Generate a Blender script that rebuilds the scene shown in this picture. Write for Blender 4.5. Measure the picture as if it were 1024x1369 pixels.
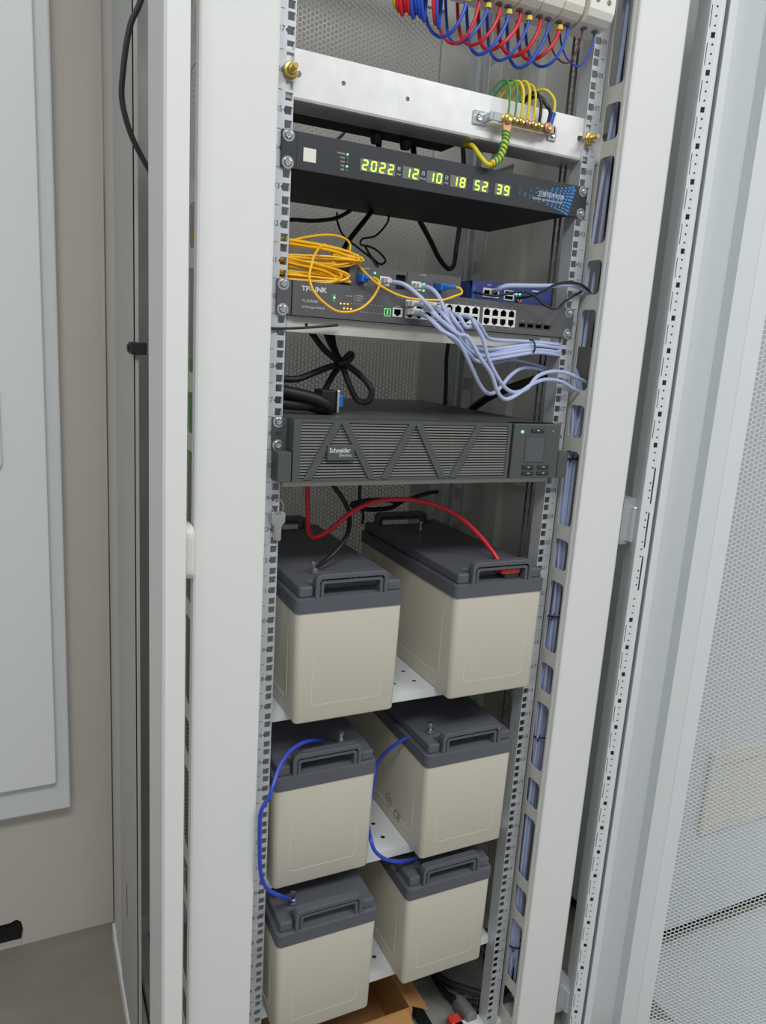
import bpy, bmesh, math, random
from mathutils import Vector, Matrix

for o in list(bpy.data.objects):
    bpy.data.objects.remove(o, do_unlink=True)
scene = bpy.context.scene
C = scene.collection
random.seed(7)

# ---------------------------------------------------------------- camera
cam_data = bpy.data.cameras.new('camera')
cam_data.sensor_fit = 'HORIZONTAL'
cam_data.sensor_width = 36.0
cam_data.lens = 1002.374 / 1024 * 36.0
cam_data.clip_start = 0.01
cam = bpy.data.objects.new('camera', cam_data)
C.objects.link(cam)
AX = Vector((0.900886, -0.429393, 0.063450)); AY = Vector((-0.034228, -0.216002, -0.975793)); AZ = Vector((0.432704, 0.876906, -0.209290))
m = Matrix((AX, -AY, -AZ)).transposed().to_4x4()
m.translation = Vector((-0.545574, -0.970721, 1.272619))
cam.matrix_world = m
scene.camera = cam

# ---------------------------------------------------------------- light
world = bpy.data.worlds.new('room_ambient')
scene.world = world
world.use_nodes = True
bg = world.node_tree.nodes['Background']
bg.inputs['Color'].default_value = (0.93, 0.97, 1.0, 1)
bg.inputs['Strength'].default_value = 0.42

def ceiling_lamp(x, y, sx, sy, power):
    ld = bpy.data.lights.new('ceiling_lamp_light', 'AREA')
    ld.shape = 'RECTANGLE'; ld.size = sx; ld.size_y = sy; ld.energy = power
    ld.color = (1.0, 0.995, 0.975)
    lo = bpy.data.objects.new('ceiling_lamp_light', ld)
    lo.location = (x, y, 2.75)
    C.objects.link(lo)
ceiling_lamp(-0.7, -1.5, 1.2, 0.6, 34)
ceiling_lamp(1.3, -1.6, 1.2, 0.6, 30)

vs = scene.view_settings
vs.view_transform = 'Standard'; vs.look = 'None'; vs.gamma = 1.0
vs.exposure = 0.0; vs.use_curve_mapping = False

# ---------------------------------------------------------------- materials
def lin(c):
    def f(v):
        v /= 255.0
        return v / 12.92 if v <= 0.04045 else ((v + 0.055) / 1.055) ** 2.4
    return tuple(f(v) for v in c)

def mat(name, rgb, rough=0.5, metal=0.0, var=0.06, scale=30.0, bump=0.0, bscale=400.0, emit=0.0, stretch=None, spec=0.5, alpha=1.0):
    mt = bpy.data.materials.new(name); mt.use_nodes = True
    nt = mt.node_tree; N = nt.nodes; L = nt.links
    b = N['Principled BSDF']
    c = lin(rgb)
    tc = N.new('ShaderNodeTexCoord')
    src = tc.outputs['Object']
    if stretch:
        mp = N.new('ShaderNodeMapping'); mp.inputs['Scale'].default_value = stretch
        L.new(src, mp.inputs['Vector']); src = mp.outputs['Vector']
    no = N.new('ShaderNodeTexNoise'); no.inputs['Scale'].default_value = scale; no.inputs['Detail'].default_value = 4
    L.new(src, no.inputs['Vector'])
    mx = N.new('ShaderNodeMix'); mx.data_type = 'RGBA'
    mx.inputs[6].default_value = tuple(v * (1 - var) for v in c) + (1,)
    mx.inputs[7].default_value = tuple(min(1, v * (1 + var)) for v in c) + (1,)
    L.new(no.outputs['Fac'], mx.inputs[0]); L.new(mx.outputs[2], b.inputs['Base Color'])
    b.inputs['Roughness'].default_value = rough
    b.inputs['Metallic'].default_value = metal
    b.inputs['Specular IOR Level'].default_value = spec
    if bump:
        n2 = N.new('ShaderNodeTexNoise'); n2.inputs['Scale'].default_value = bscale
        L.new(tc.outputs['Object'], n2.inputs['Vector'])
        bp = N.new('ShaderNodeBump'); bp.inputs['Strength'].default_value = bump; bp.inputs['Distance'].default_value = 0.001
        L.new(n2.outputs['Fac'], bp.inputs['Height']); L.new(bp.outputs['Normal'], b.inputs['Normal'])
    if emit:
        b.inputs['Emission Color'].default_value = c + (1,)
        b.inputs['Emission Strength'].default_value = emit
    return mt

M = {}
M['cab'] = mat('cabinet_paint', (226, 228, 227), 0.42, var=0.015, bump=0.12, bscale=900)
M['cabin'] = mat('cabinet_inner_paint', (214, 214, 208), 0.5, var=0.02, bump=0.1, bscale=900)
M['door'] = mat('door_paint', (220, 225, 228), 0.42, var=0.015, bump=0.1, bscale=900)
M['duct'] = mat('duct_paint', (205, 204, 197), 0.45, var=0.02)
M['rail'] = mat('zinc_plated_steel', (208, 213, 218), 0.40, 0.40, var=0.10, scale=60)
M['galv'] = mat('galvanised_steel', (222, 223, 224), 0.42, 0.55, var=0.14, scale=45)
M['wall'] = mat('painted_plaster', (202, 197, 190), 0.85, var=0.03, scale=6, bump=0.2, bscale=120)
M['floor'] = mat('floor_screed', (140, 134, 124), 0.55, var=0.16, scale=7, stretch=(1, 3, 1))
M['wbox'] = mat('box_enamel', (234, 238, 239), 0.4, var=0.015, scale=5)
M['black'] = mat('black_rubber', (24, 25, 27), 0.5, var=0.1)
M['dark'] = mat('dark_recess', (14, 14, 15), 0.8, var=0.05)
M['clk'] = mat('anodised_black', (52, 55, 60), 0.5, 0.15, var=0.08, scale=200, bump=0.1, bscale=1500)
M['clkbody'] = mat('powder_black', (30, 31, 33), 0.55, var=0.06)
M['swt'] = mat('switch_grey', (92, 92, 95), 0.5, 0.1, var=0.04)
M['ups'] = mat('ups_charcoal', (78, 82, 82), 0.5, 0.0, var=0.05)
M['upsdark'] = mat('ups_dark', (48, 52, 52), 0.55, var=0.05)
M['upstop'] = mat('ups_top', (92, 95, 97), 0.45, 0.1, var=0.15, scale=18)
M['slat'] = mat('slat_grey', (126, 127, 124), 0.45, var=0.05)
M['base'] = mat('shaded_dusty_paint', (150, 151, 146), 0.6, var=0.12, scale=9)  # dusty cabinet paint, also darkened to stand for shade at the bottom
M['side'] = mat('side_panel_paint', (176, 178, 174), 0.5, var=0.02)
M['labg'] = mat('lit_green_label', (120, 235, 140), 0.5, emit=0.35, var=0.0)
M['flange'] = mat('shaded_flange_enamel', (220, 225, 226), 0.45, var=0.015, scale=5)  # box enamel slightly darkened, shade of the recessed flange put into the colour
M['navy'] = mat('navy_sheath', (34, 38, 58), 0.5, var=0.08)
M['batt'] = mat('battery_case', (209, 205, 191), 0.45, var=0.02, scale=25)
M['lid'] = mat('battery_lid', (88, 91, 99), 0.5, var=0.08, scale=14)
M['shelf'] = mat('shelf_paint', (218, 222, 224), 0.45, var=0.02)
M['shelfg'] = mat('shelf_grey_paint', (196, 195, 188), 0.45, var=0.02)
M['chrome'] = mat('chrome', (215, 218, 220), 0.22, 1.0, var=0.05)
M['brass'] = mat('yellow_zinc', (214, 190, 118), 0.3, 0.9, var=0.12, scale=120)
M['copper'] = mat('copper', (214, 160, 132), 0.38, 0.7, var=0.1)
M['eth'] = mat('cable_lavender', (176, 188, 222), 0.45, var=0.04)
M['yel'] = mat('fibre_yellow', (244, 190, 24), 0.4, var=0.05)
M['red'] = mat('wire_red', (214, 36, 52), 0.4, var=0.05)
M['blue'] = mat('wire_blue', (44, 84, 196), 0.4, var=0.05)
M['jblue'] = mat('jumper_blue', (48, 72, 190), 0.4, var=0.05)
M['brown'] = mat('wire_brown', (96, 56, 50), 0.45, var=0.05)
M['wyel'] = mat('wire_yellow', (226, 206, 48), 0.4, var=0.06)
M['wgrn'] = mat('wire_green', (66, 156, 84), 0.4, var=0.05)
M['fblue'] = mat('connector_blue', (36, 110, 196), 0.4, var=0.05)
M['router'] = mat('router_blue', (48, 62, 122), 0.45, var=0.05)
M['white'] = mat('white_plastic', (232, 230, 224), 0.4, var=0.02)
M['cream'] = mat('terminal_cream', (226, 222, 208), 0.42, var=0.03)
M['clear'] = mat('clear_plug', (206, 208, 206), 0.25, var=0.04)
M['print_w'] = mat('print_white', (214, 216, 218), 0.6, var=0.02)
M['print_d'] = mat('print_dark', (70, 84, 100), 0.6, var=0.02)
M['print_b'] = mat('print_blue', (58, 136, 210), 0.5, var=0.06)
M['print_r'] = mat('print_maroon', (120, 60, 78), 0.7, var=0.05)
M['seg_off'] = mat('display_window', (116, 120, 116), 0.4, var=0.04)
M['seg_on'] = mat('display_green', (190, 255, 70), 0.4, emit=1.5, var=0.0)
M['ledg'] = mat('led_green', (90, 255, 110), 0.4, emit=3.0, var=0.0)
M['ledo'] = mat('led_amber', (255, 170, 60), 0.4, emit=3.0, var=0.0)
M['screen'] = mat('lcd_glass', (84, 90, 96), 0.25, var=0.03)
M['card'] = mat('cardboard', (176, 130, 78), 0.8, var=0.08, scale=40)
M['grey'] = mat('grey_plastic', (120, 122, 124), 0.5, var=0.05)
M['redplas'] = mat('red_cap', (224, 70, 62), 0.4, var=0.05)
M['green'] = mat('green_card', (96, 150, 60), 0.6, var=0.05)
M['hinge'] = mat('hinge_zinc', (214, 218, 222), 0.35, 0.4, var=0.06)

# ---------------------------------------------------------------- mesh helpers
class MB:
    def __init__(s):
        s.v = []; s.f = []
    def add(s, vs, fs):
        k = len(s.v); s.v.extend(vs); s.f.extend([tuple(i + k for i in f) for f in fs]); return s
    def box(s, x0, x1, y0, y1, z0, z1):
        return s.add([(x0, y0, z0), (x1, y0, z0), (x1, y1, z0), (x0, y1, z0), (x0, y0, z1), (x1, y0, z1), (x1, y1, z1), (x0, y1, z1)],
                     [(3, 2, 1, 0), (4, 5, 6, 7), (0, 1, 5, 4), (1, 2, 6, 5), (2, 3, 7, 6), (3, 0, 4, 7)])
    def prism(s, poly, a, b, fn):
        """poly: 2D outline (counter clockwise), extruded from a to b; fn(p, q, r) gives the 3D point"""
        n = len(poly)
        vs = [fn(p, q, a) for p, q in poly] + [fn(p, q, b) for p, q in poly]
        fs = [tuple(range(n))[::-1], tuple(range(n, 2 * n))] + [(i, (i + 1) % n, n + (i + 1) % n, n + i) for i in range(n)]
        return s.add(vs, fs)
    def cyl(s, c, r, h, axis='y', n=16, r2=None):
        return s.lathe([(0, 0), (r, 0), (r if r2 is None else r2, h), (0, h)], c, axis, n)
    def lathe(s, prof, c, axis='y', n=16):
        vs = []; fs = []; m_ = len(prof)
        for r, h in prof:
            for k in range(n):
                a = 2 * math.pi * k / n
                p, q = r * math.cos(a), r * math.sin(a)
                d = {'x': (h, p, q), 'y': (p, h, q), 'z': (p, q, h)}[axis]
                vs.append((c[0] + d[0], c[1] + d[1], c[2] + d[2]))
        for i in range(m_ - 1):
            for k in range(n):
                k2 = (k + 1) % n
                fs.append((i * n + k, i * n + k2, (i + 1) * n + k2, (i + 1) * n + k))
        return s.add(vs, fs)
    def tube(s, pts, r, n=8, smooth=5, closed=False):
        P = [Vector(p) for p in pts]
        if smooth > 1:
            Q = []
            m_ = len(P)
            for i in range(m_ - (0 if closed else 1)):
                if closed:
                    p0, p1, p2, p3 = P[(i - 1) % m_], P[i], P[(i + 1) % m_], P[(i + 2) % m_]
                else:
                    p1, p2 = P[i], P[i + 1]
                    p0 = P[i - 1] if i else p1 * 2 - p2
                    p3 = P[i + 2] if i + 2 < m_ else p2 * 2 - p1
                for k in range(smooth):
                    t = k / smooth
                    Q.append(0.5 * ((2 * p1) + (p2 - p0) * t + (2 * p0 - 5 * p1 + 4 * p2 - p3) * t * t + (3 * p1 - p0 - 3 * p2 + p3) * t ** 3))
            if not closed: Q.append(P[-1])
            P = Q
        m_ = len(P)
        T = []
        for i in range(m_):
            a = P[(i + 1) % m_] if (closed or i + 1 < m_) else P[i]
            b = P[i - 1] if (closed or i) else P[i]
            d = a - b
            T.append(d.normalized() if d.length > 1e-9 else Vector((0, 0, 1)))
        u = T[0].orthogonal().normalized()
        vs = []
        for i in range(m_):
            u = (u - T[i] * u.dot(T[i]))
            u = u.normalized() if u.length > 1e-6 else T[i].orthogonal().normalized()
            w = T[i].cross(u)
            for k in range(n):
                a = 2 * math.pi * k / n
                q = P[i] + u * (r * math.cos(a)) + w * (r * math.sin(a))
                vs.append(tuple(q))
        fs = []
        for i in range(m_ if closed else m_ - 1):
            j = (i + 1) % m_
            for k in range(n):
                k2 = (k + 1) % n
                fs.append((i * n + k, i * n + k2, j * n + k2, j * n + k))
        if not closed:
            fs.append(tuple(range(n))[::-1]); fs.append(tuple((m_ - 1) * n + k for k in range(n)))
        return s.add(vs, fs)
    def plate(s, outer, holes, th, fn):
        """flat plate with holes; outline and holes in 2D, fn(p, q, r) with r = 0 .. th"""
        bm = bmesh.new(); loops = []
        for lp in [outer] + holes:
            vv = [bm.verts.new((p, q, 0)) for p, q in lp]
            for i in range(len(vv)): bm.edges.new((vv[i], vv[(i + 1) % len(vv)]))
            loops.append([len(lp), vv])
        bm.verts.index_update()
        bmesh.ops.triangle_fill(bm, use_beauty=True, edges=bm.edges[:], normal=(0, 0, 1))
        bm.verts.index_update()
        vs2 = [(v.co.x, v.co.y) for v in bm.verts]; n = len(vs2)
        tri = [tuple(v.index for v in f.verts) for f in bm.faces]
        lidx = [[v.index for v in vv] for _, vv in loops]
        bm.free()
        vs = [fn(p, q, 0) for p, q in vs2] + [fn(p, q, th) for p, q in vs2]
        fs = [t[::-1] for t in tri] + [tuple(i + n for i in t) for t in tri]
        for li in lidx:
            for i in range(len(li)):
                a, b = li[i], li[(i + 1) % len(li)]
                fs.append((a, b, b + n, a + n))
        return s.add(vs, fs)

def rrect(x0, x1, y0, y1, r, n=4):
    pts = []
    for cx, cy, a0 in ((x1 - r, y1 - r, 0), (x0 + r, y1 - r, 90), (x0 + r, y0 + r, 180), (x1 - r, y0 + r, 270)):
        for k in range(n + 1):
            a = math.radians(a0 + 90 * k / n)
            pts.append((cx + r * math.cos(a), cy + r * math.sin(a)))
    return pts
def rect(x0, x1, y0, y1): return [(x0, y0), (x1, y0), (x1, y1), (x0, y1)]
def ngon(cx, cy, r, n=8): return [(cx + r * math.cos(2 * math.pi * k / n), cy + r * math.sin(2 * math.pi * k / n)) for k in range(n)]
XZ = lambda y: (lambda p, q, r: (p, y + r, q))          # plate in the x-z plane, thickness into +y
def YZ(x, sgn=1): return lambda p, q, r: (x + sgn * r, p, q)
def XY(z): return lambda p, q, r: (p, q, z + r)

ORG = {}
def make_mesh(name, mb, material, org, smooth=False):
    me = bpy.data.meshes.new(name)
    me.from_pydata([(v[0] - org[0], v[1] - org[1], v[2] - org[2]) for v in mb.v], [], mb.f)
    bm = bmesh.new(); bm.from_mesh(me)
    bmesh.ops.recalc_face_normals(bm, faces=bm.faces[:]); bm.to_mesh(me); bm.free()
    me.materials.append(material)
    if smooth:
        for p in me.polygons: p.use_smooth = True
        try: me.set_sharp_from_angle(angle=math.radians(42))
        except Exception: pass
    me.update()
    return me
def part(name, mb, material, parent, bevel=0.0, smooth=False, label=None, kind=None):
    org = ORG[parent.name]
    o = bpy.data.objects.new(name, make_mesh(name, mb, material, org, smooth))
    C.objects.link(o); o.parent = parent; ORG[o.name] = org
    if bevel:
        b = o.modifiers.new('bevel', 'BEVEL'); b.width = bevel; b.segments = 2; b.limit_method = 'ANGLE'; b.angle_limit = math.radians(40)
    if label: o['label'] = label
    if kind: o['kind'] = kind
    return o
def thing(name, label, cat, loc, group=None):
    o = bpy.data.objects.new(name, None); C.objects.link(o)
    o.empty_display_size = 0.05
    o.location = loc; ORG[o.name] = tuple(loc)
    o['label'] = label; o['category'] = cat
    if group: o['group'] = group
    return o
def solo(name, mb, material, label, cat, group=None, bevel=0.0, smooth=False, kind=None):
    lo = [min(v[i] for v in mb.v) for i in range(3)]; hi = [max(v[i] for v in mb.v) for i in range(3)]
    org = ((lo[0] + hi[0]) / 2, (lo[1] + hi[1]) / 2, lo[2])
    o = bpy.data.objects.new(name, make_mesh(name, mb, material, org, smooth))
    C.objects.link(o); o.location = org; ORG[o.name] = org
    if bevel:
        b = o.modifiers.new('bevel', 'BEVEL'); b.width = bevel; b.segments = 2; b.limit_method = 'ANGLE'
    o['label'] = label; o['category'] = cat
    if group: o['group'] = group
    if kind: o['kind'] = kind
    return o
def struct(name, mb, material):
    o = bpy.data.objects.new(name, make_mesh(name, mb, material, (0, 0, 0)))
    C.objects.link(o); ORG[o.name] = (0, 0, 0); o['kind'] = 'structure'
    return o
def copy_tree(o, parent=None):
    c = o.copy(); C.objects.link(c); c.parent = parent
    for ch in list(o.children): copy_tree(ch, c)
    return c
def text_mb(s, size, x, z, y, align='LEFT', sx=1.0, mb=None, fn=None, bold=0.0):
    """flat lettering on a plane that faces the front (-y); fn overrides the mapping"""
    cu = bpy.data.curves.new('t', 'FONT'); cu.body = s; cu.size = size; cu.align_x = align; cu.align_y = 'CENTER'; cu.resolution_u = 2; cu.offset = bold
    ob = bpy.data.objects.new('t', cu)
    C.objects.link(ob); bpy.context.view_layer.update()
    me = ob.to_mesh()
    mb = mb or MB()
    fn = fn or (lambda a, b: (x + a * sx, y, z + b))
    mb.add([fn(v.co.x, v.co.y) for v in me.vertices], [tuple(p.vertices) for p in me.polygons])
    ob.to_mesh_clear(); bpy.data.objects.remove(ob); bpy.data.curves.remove(cu)
    return mb

U = 0.04445
H = 0.015875
def zc(n): return n * U
ZF = -0.03          # floor level
YB = 0.585          # back wall
# ================================================================ setting
fl = struct('floor', MB().box(-4, 4, -4, 1.6, ZF - 0.05, ZF), M['floor'])
hole = [(-0.64, ZF + 0.06), (-0.60, ZF + 0.061), (-0.588, ZF + 0.066), (-0.579, ZF + 0.058), (-0.575, ZF + 0.035), (-0.581, ZF + 0.001), (-0.66, ZF + 0.001), (-0.665, ZF + 0.04)]
wall = struct('wall_back', MB().plate(rect(-4, -0.392, ZF, 3.0), [[(x, max(z, ZF + 0.004)) for x, z in hole]], 0.1, XZ(YB)), M['wall'])
part('hole_shade_backing', MB().box(-0.70, -0.55, YB + 0.015, YB + 0.03, ZF, ZF + 0.1), M['dark'], wall)  # near-black backing stands for the shade inside the wall hole

struct('wall_rear', MB().box(-4, 4, 1.5, 1.6, ZF, 3.0), M['wall'])
# wall mounted distribution box on the left
wb = thing('wall_box', 'pale enamelled electrical wall box at the far left', 'electrical box', (-0.8, YB, 0.30))
part('back_flange', MB().box(-1.15, -0.4765, YB - 0.035, YB - 0.001, 0.300, 2.4), M['flange'], wb, bevel=0.004)
part('box_door', MB().prism(rrect(-1.12, -0.503, 0.372, 2.36, 0.006), YB - 0.052, YB - 0.0352, lambda p, q, r: (p, r, q)), M['wbox'], wb, bevel=0.002)
hd = part('door_latch', MB().prism(rrect(-0.66, -0.576, 1.02, 1.175, 0.014), YB - 0.060, YB - 0.0521, lambda p, q, r: (p, r, q)), M['white'], wb, bevel=0.002)
part('latch_lever', MB().prism(rrect(-0.645, -0.582, 1.035, 1.16, 0.010), YB - 0.066, YB - 0.0601, lambda p, q, r: (p, r, q)), M['wbox'], hd, bevel=0.002)

# ================================================================ cabinet
cab = thing('server_cabinet', 'tall light grey open server cabinet holding all the rack equipment', 'server rack', (0, 0.24, ZF))
ZT = 2.02
# base frame and top
part('base_frame', MB().box(-0.4, 0.4, 0.0, 0.03, ZF, 0.012).box(-0.4, 0.4, 0.50, 0.53, ZF, 0.012)
     .box(-0.4, -0.365, 0.03, 0.50, ZF, 0.004).box(0.365, 0.4, 0.03, 0.50, ZF, 0.012), M['cab'], cab, bevel=0.002)
part('base_side_channel', MB().box(-0.362, -0.350, 0.03, 0.50, ZF, 0.022).box(-0.35, -0.33, 0.03, 0.50, ZF, -0.01), M['galv'], cab, bevel=0.001)
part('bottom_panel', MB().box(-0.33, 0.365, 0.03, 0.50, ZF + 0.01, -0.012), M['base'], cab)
part('top_panel', MB().plate(rect(-0.4, 0.4, 0.0, 0.53), [rrect(-0.34, -0.02, 0.04, 0.25, 0.01), rrect(0.02, 0.34, 0.04, 0.25, 0.01), rrect(-0.34, -0.02, 0.28, 0.49, 0.01), rrect(0.02, 0.34, 0.28, 0.49, 0.01)], 0.02, XY(ZT)), M['cab'], cab)  # unseen top, its openings added to let light into the cabinet
part('side_panel', MB().box(0.388, 0.4, 0.0, 0.53, ZF, ZT), M['cabin'], cab)
# posts
fp = part('corner_post', MB().prism([(-0.400, 0.00), (-0.400, -0.101), (-0.397, -0.104), (-0.3735, -0.104), (-0.3735, -0.096), (-0.390, -0.090), (-0.390, 0.00)], ZF, ZT, lambda p, q, r: (p, q, r)), M['cab'], cab)
part('corner_post', MB().box(0.372, 0.400, 0.002, 0.03, ZF, ZT), M['cab'], cab, bevel=0.002)
rp = part('side_cover', MB().box(-0.3965, -0.3950, 0.158, 0.385, ZF + 0.004, ZT).box(-0.3965, -0.3900, 0.158, 0.1595, ZF + 0.004, ZT), M['side'], cab)
part('side_cover', MB().box(-0.3950, -0.3930, 0.3855, 0.529, ZF + 0.004, ZT), M['wall'], cab)
part('cover_clip', MB().box(-0.402, -0.380, 0.148, 0.176, 1.246, 1.263).box(-0.405, -0.396, 0.158, 0.170, 1.249, 1.260), M['black'], rp, bevel=0.001)
part('cover_slot', MB().box(-0.3965, -0.3955, 0.290, 0.298, 0.215, 0.285), M['dark'], rp)
part('rear_post', MB().box(0.345, 0.388, 0.495, 0.53, ZF, ZT), M['cabin'], cab, bevel=0.002)
# middle side post on the right with slots
holes = [rect(0.352, 0.356, z, z + 0.022) for z in [0.05 + 0.04 * k for k in range(48)]]
part('side_post', MB().plate(rect(0.340, 0.395, ZF, ZT), holes, 0.002, YZ(0.372)).box(0.374, 0.388, 0.340, 0.395, ZF, ZT), M['cabin'], cab)
for zz in (0.55, 1.02, 1.66):
    part('side_brace', MB().box(0.376, 0.388, 0.03, 0.495, zz, zz + 0.03), M['cabin'], cab, bevel=0.001)
part('bracket_plate', MB().box(0.255, 0.372, 0.43, 0.433, 0.93, 1.075), M['galv'], cab, bevel=0.001)

# ---- rails with square holes and unit numbers
def rail(sgn, yf, flange, numbers):
    mb = MB()
    x0, x1, h0, h1 = 0.2265, 0.2495, 0.2325 - 0.00475, 0.2325 + 0.00475
    zb, zt = ZF + 0.04, zc(44)
    t = 0.002
    def bx(a, b, y0, y1, z0, z1):
        a, b = (a, b) if sgn > 0 else (-b, -a)
        mb.box(a, b, y0, y1, z0, z1)
    bx(x0, h0, yf, yf + t, zb, zt)
    bx(h1, x1, yf, yf + t, zb, zt)
    zs = []
    for n in range(1, 44):
        for k in (-1, 0, 1): zs.append(zc(n) + k * H)
    z = zb
    for c in zs:
        bx(h0, h1, yf, yf + t, z, c - 0.00475); z = c + 0.00475
    bx(h0, h1, yf, yf + t, z, zt)
    ya, yb = (yf, yf + flange) if flange > 0 else (yf + flange, yf)
    bx(x0, x0 + t, ya + t, yb, zb, zt)
    o = part('mounting_rail', mb, M['rail'], cab)
    # flange slots drawn by small dark recess blocks stay out; outer return
    part('rail_return', MB().box(*((x1, x1 + t) if sgn > 0 else (-x1 - t, -x1)), ya, yb * 0.6 + ya * 0.4, zb, zt), M['rail'], o)
    if numbers:
        tm = MB()
        for n in range(3, 44):
            s = str(n)
            if sgn > 0:
                text_mb(s, 0.0095, sgn * 0.2440, zc(n), yf - 0.0003, 'CENTER', mb=tm)
                tm.box(0.2415, 0.2480, yf - 0.0003, yf, zc(n) - U / 2 - 0.0003, zc(n) - U / 2 + 0.0003)
                tm.add([(0.2372, yf - 0.0003, zc(n) - 0.003), (0.2395, yf - 0.0003, zc(n)), (0.2372, yf - 0.0003, zc(n) + 0.003)], [(0, 1, 2)])
            else:
                text_mb(s, 0.0095, sgn * 0.2450, zc(n), yf - 0.0003, 'CENTER', mb=tm)
                tm.box(-0.2480, -0.2415, yf - 0.0003, yf, zc(n) - U / 2 - 0.0003, zc(n) - U / 2 + 0.0003)
                tm.add([(-0.2372, yf - 0.0003, zc(n) - 0.003), (-0.2395, yf - 0.0003, zc(n)), (-0.2372, yf - 0.0003, zc(n) + 0.003)], [(0, 1, 2)])
        part('unit_numbers', tm, M['print_d'], o, kind='stuff')
    return o
rail(1, 0.0, 0.026, True)
rail(-1, 0.0, 0.026, True)
rail(1, 0.352, -0.03, False)
rail(-1, 0.352, -0.03, False)

# perforated strips behind the front rails
for sgn in (1, -1):
    hs = []
    for n in range(1, 88): hs.append(rect(0.041, 0.049, n * U / 2 - 0.007, n * U / 2 + 0.007))
    part('support_strip', MB().plate(rect(0.0365, 0.0535, ZF + 0.04, 1.94), hs, 0.0015, (lambda p, q, r, sgn=sgn: (sgn * (0.2275 + r), p, q))), M['swt'], cab)
# ---- vertical cable ducts beside the rails
LONG = [(1.5165 - 0.2225 * k, 0.1245) for k in range(-3, 7)]
SHORT = [(1.627 - 0.2225 * k, 0.0515) for k in range(-2, 8)]
def slot_holes(y0, y1):
    hs = []
    for c, h in LONG + SHORT:
        if c - h / 2 > 0.0 and c + h / 2 < ZT - 0.02:
            hs.append(rrect(y0, y1, c - h / 2, c + h / 2, 0.008, 3))
    return hs
def duct(sgn):
    mb = MB()
    for x, s2 in ((0.262, 1), (0.352, -1)):
        mb.plate(rect(-0.036, 0.0105, ZF + 0.02, ZT), slot_holes(-0.031, 0.0035), 0.0015, (lambda p, q, r, x=x, s2=s2: (sgn * (x + s2 * r), p, q)))
    d = part('cable_duct', mb, M['duct'], cab)
    prof = [(0.2605, -0.0345), (0.2605, -0.0385), (0.2635, -0.0395), (0.2635, -0.0425), (0.2605, -0.0435), (0.2612, -0.0475), (0.264, -0.0488),
            (0.350, -0.0488), (0.3528, -0.0475), (0.3535, -0.0435), (0.3505, -0.0425), (0.3505, -0.0395), (0.3535, -0.0385), (0.3535, -0.0345)]
    part('duct_cover', MB().prism([(sgn * a, b) for a, b in prof], ZF + 0.01, ZT, lambda p, q, r: (p, q, r)), M['cab'], d)
    return d
duct(1); duct(-1)
# slotted plates beside the rear rails
mb = MB()
for sgn in (1, -1):
    mb = MB().plate(rect(0.30, 0.352, ZF + 0.02, ZT), slot_holes(0.308, 0.344), 0.0015, (lambda p, q, r, sgn=sgn: (sgn * (0.262 + r), p, q)))
    part('rear_duct_side', mb, M['duct'], cab)
# green card and brown carton seen through the slots of the left duct
# rear door with perforated sheet
def perforated(x0, x1, z0, z1, p, rh, th, fn):
    """hexagonal cells with hexagonal holes, returned as vertex and face lists"""
    vs = []; fs = []
    cw = p * math.sqrt(3) / 2; R = p / math.sqrt(3)
    cs = [(math.cos(math.radians(60 * k)), math.sin(math.radians(60 * k))) for k in range(6)]
    ncol = int((x1 - x0) / cw); nrow = int((z1 - z0) / p)
    for i in range(ncol):
        cx = x0 + cw * (i + 0.5)
        for j in range(nrow):
            cz = z0 + p * (j + 0.5 + (0.5 if i % 2 else 0))
            k0 = len(vs)
            for a, b in cs: vs.append(fn(cx + R * a, cz + R * b, 0))
            for a, b in cs: vs.append(fn(cx + rh * a, cz + rh * b, 0))
            for a, b in cs: vs.append(fn(cx + rh * a, cz + rh * b, th))
            for k in range(6):
                k2 = (k + 1) % 6
                fs.append((k0 + k, k0 + k2, k0 + 6 + k2, k0 + 6 + k))
                fs.append((k0 + 6 + k, k0 + 6 + k2, k0 + 12 + k2, k0 + 12 + k))
    return vs, fs
def fast_part(name, vs, fs, material, parent, kind=None):
    org = ORG[parent.name]
    me = bpy.data.meshes.new(name)
    me.from_pydata([(v[0] - org[0], v[1] - org[1], v[2] - org[2]) for v in vs], [], fs)
    me.materials.append(material); me.update()
    o = bpy.data.objects.new(name, me); C.objects.link(o); o.parent = parent; ORG[o.name] = org
    if kind: o['kind'] = kind
    return o
YR = 0.53
rd = part('rear_door', MB().plate(rect(-0.388, 0.40, ZF + 0.01, ZT), [rect(-0.262, 0.262, 0.10, 1.955)], 0.012, XZ(YR)), M['cabin'], cab, bevel=0.002)
vs, fs = perforated(-0.262, 0.262, 0.10, 1.955, 0.0095, 0.0043, 0.0012, lambda a, b, r: (a, YR + 0.004 + r, b))
fast_part('perforated_sheet', vs, fs, M['cabin'], rd)

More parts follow.
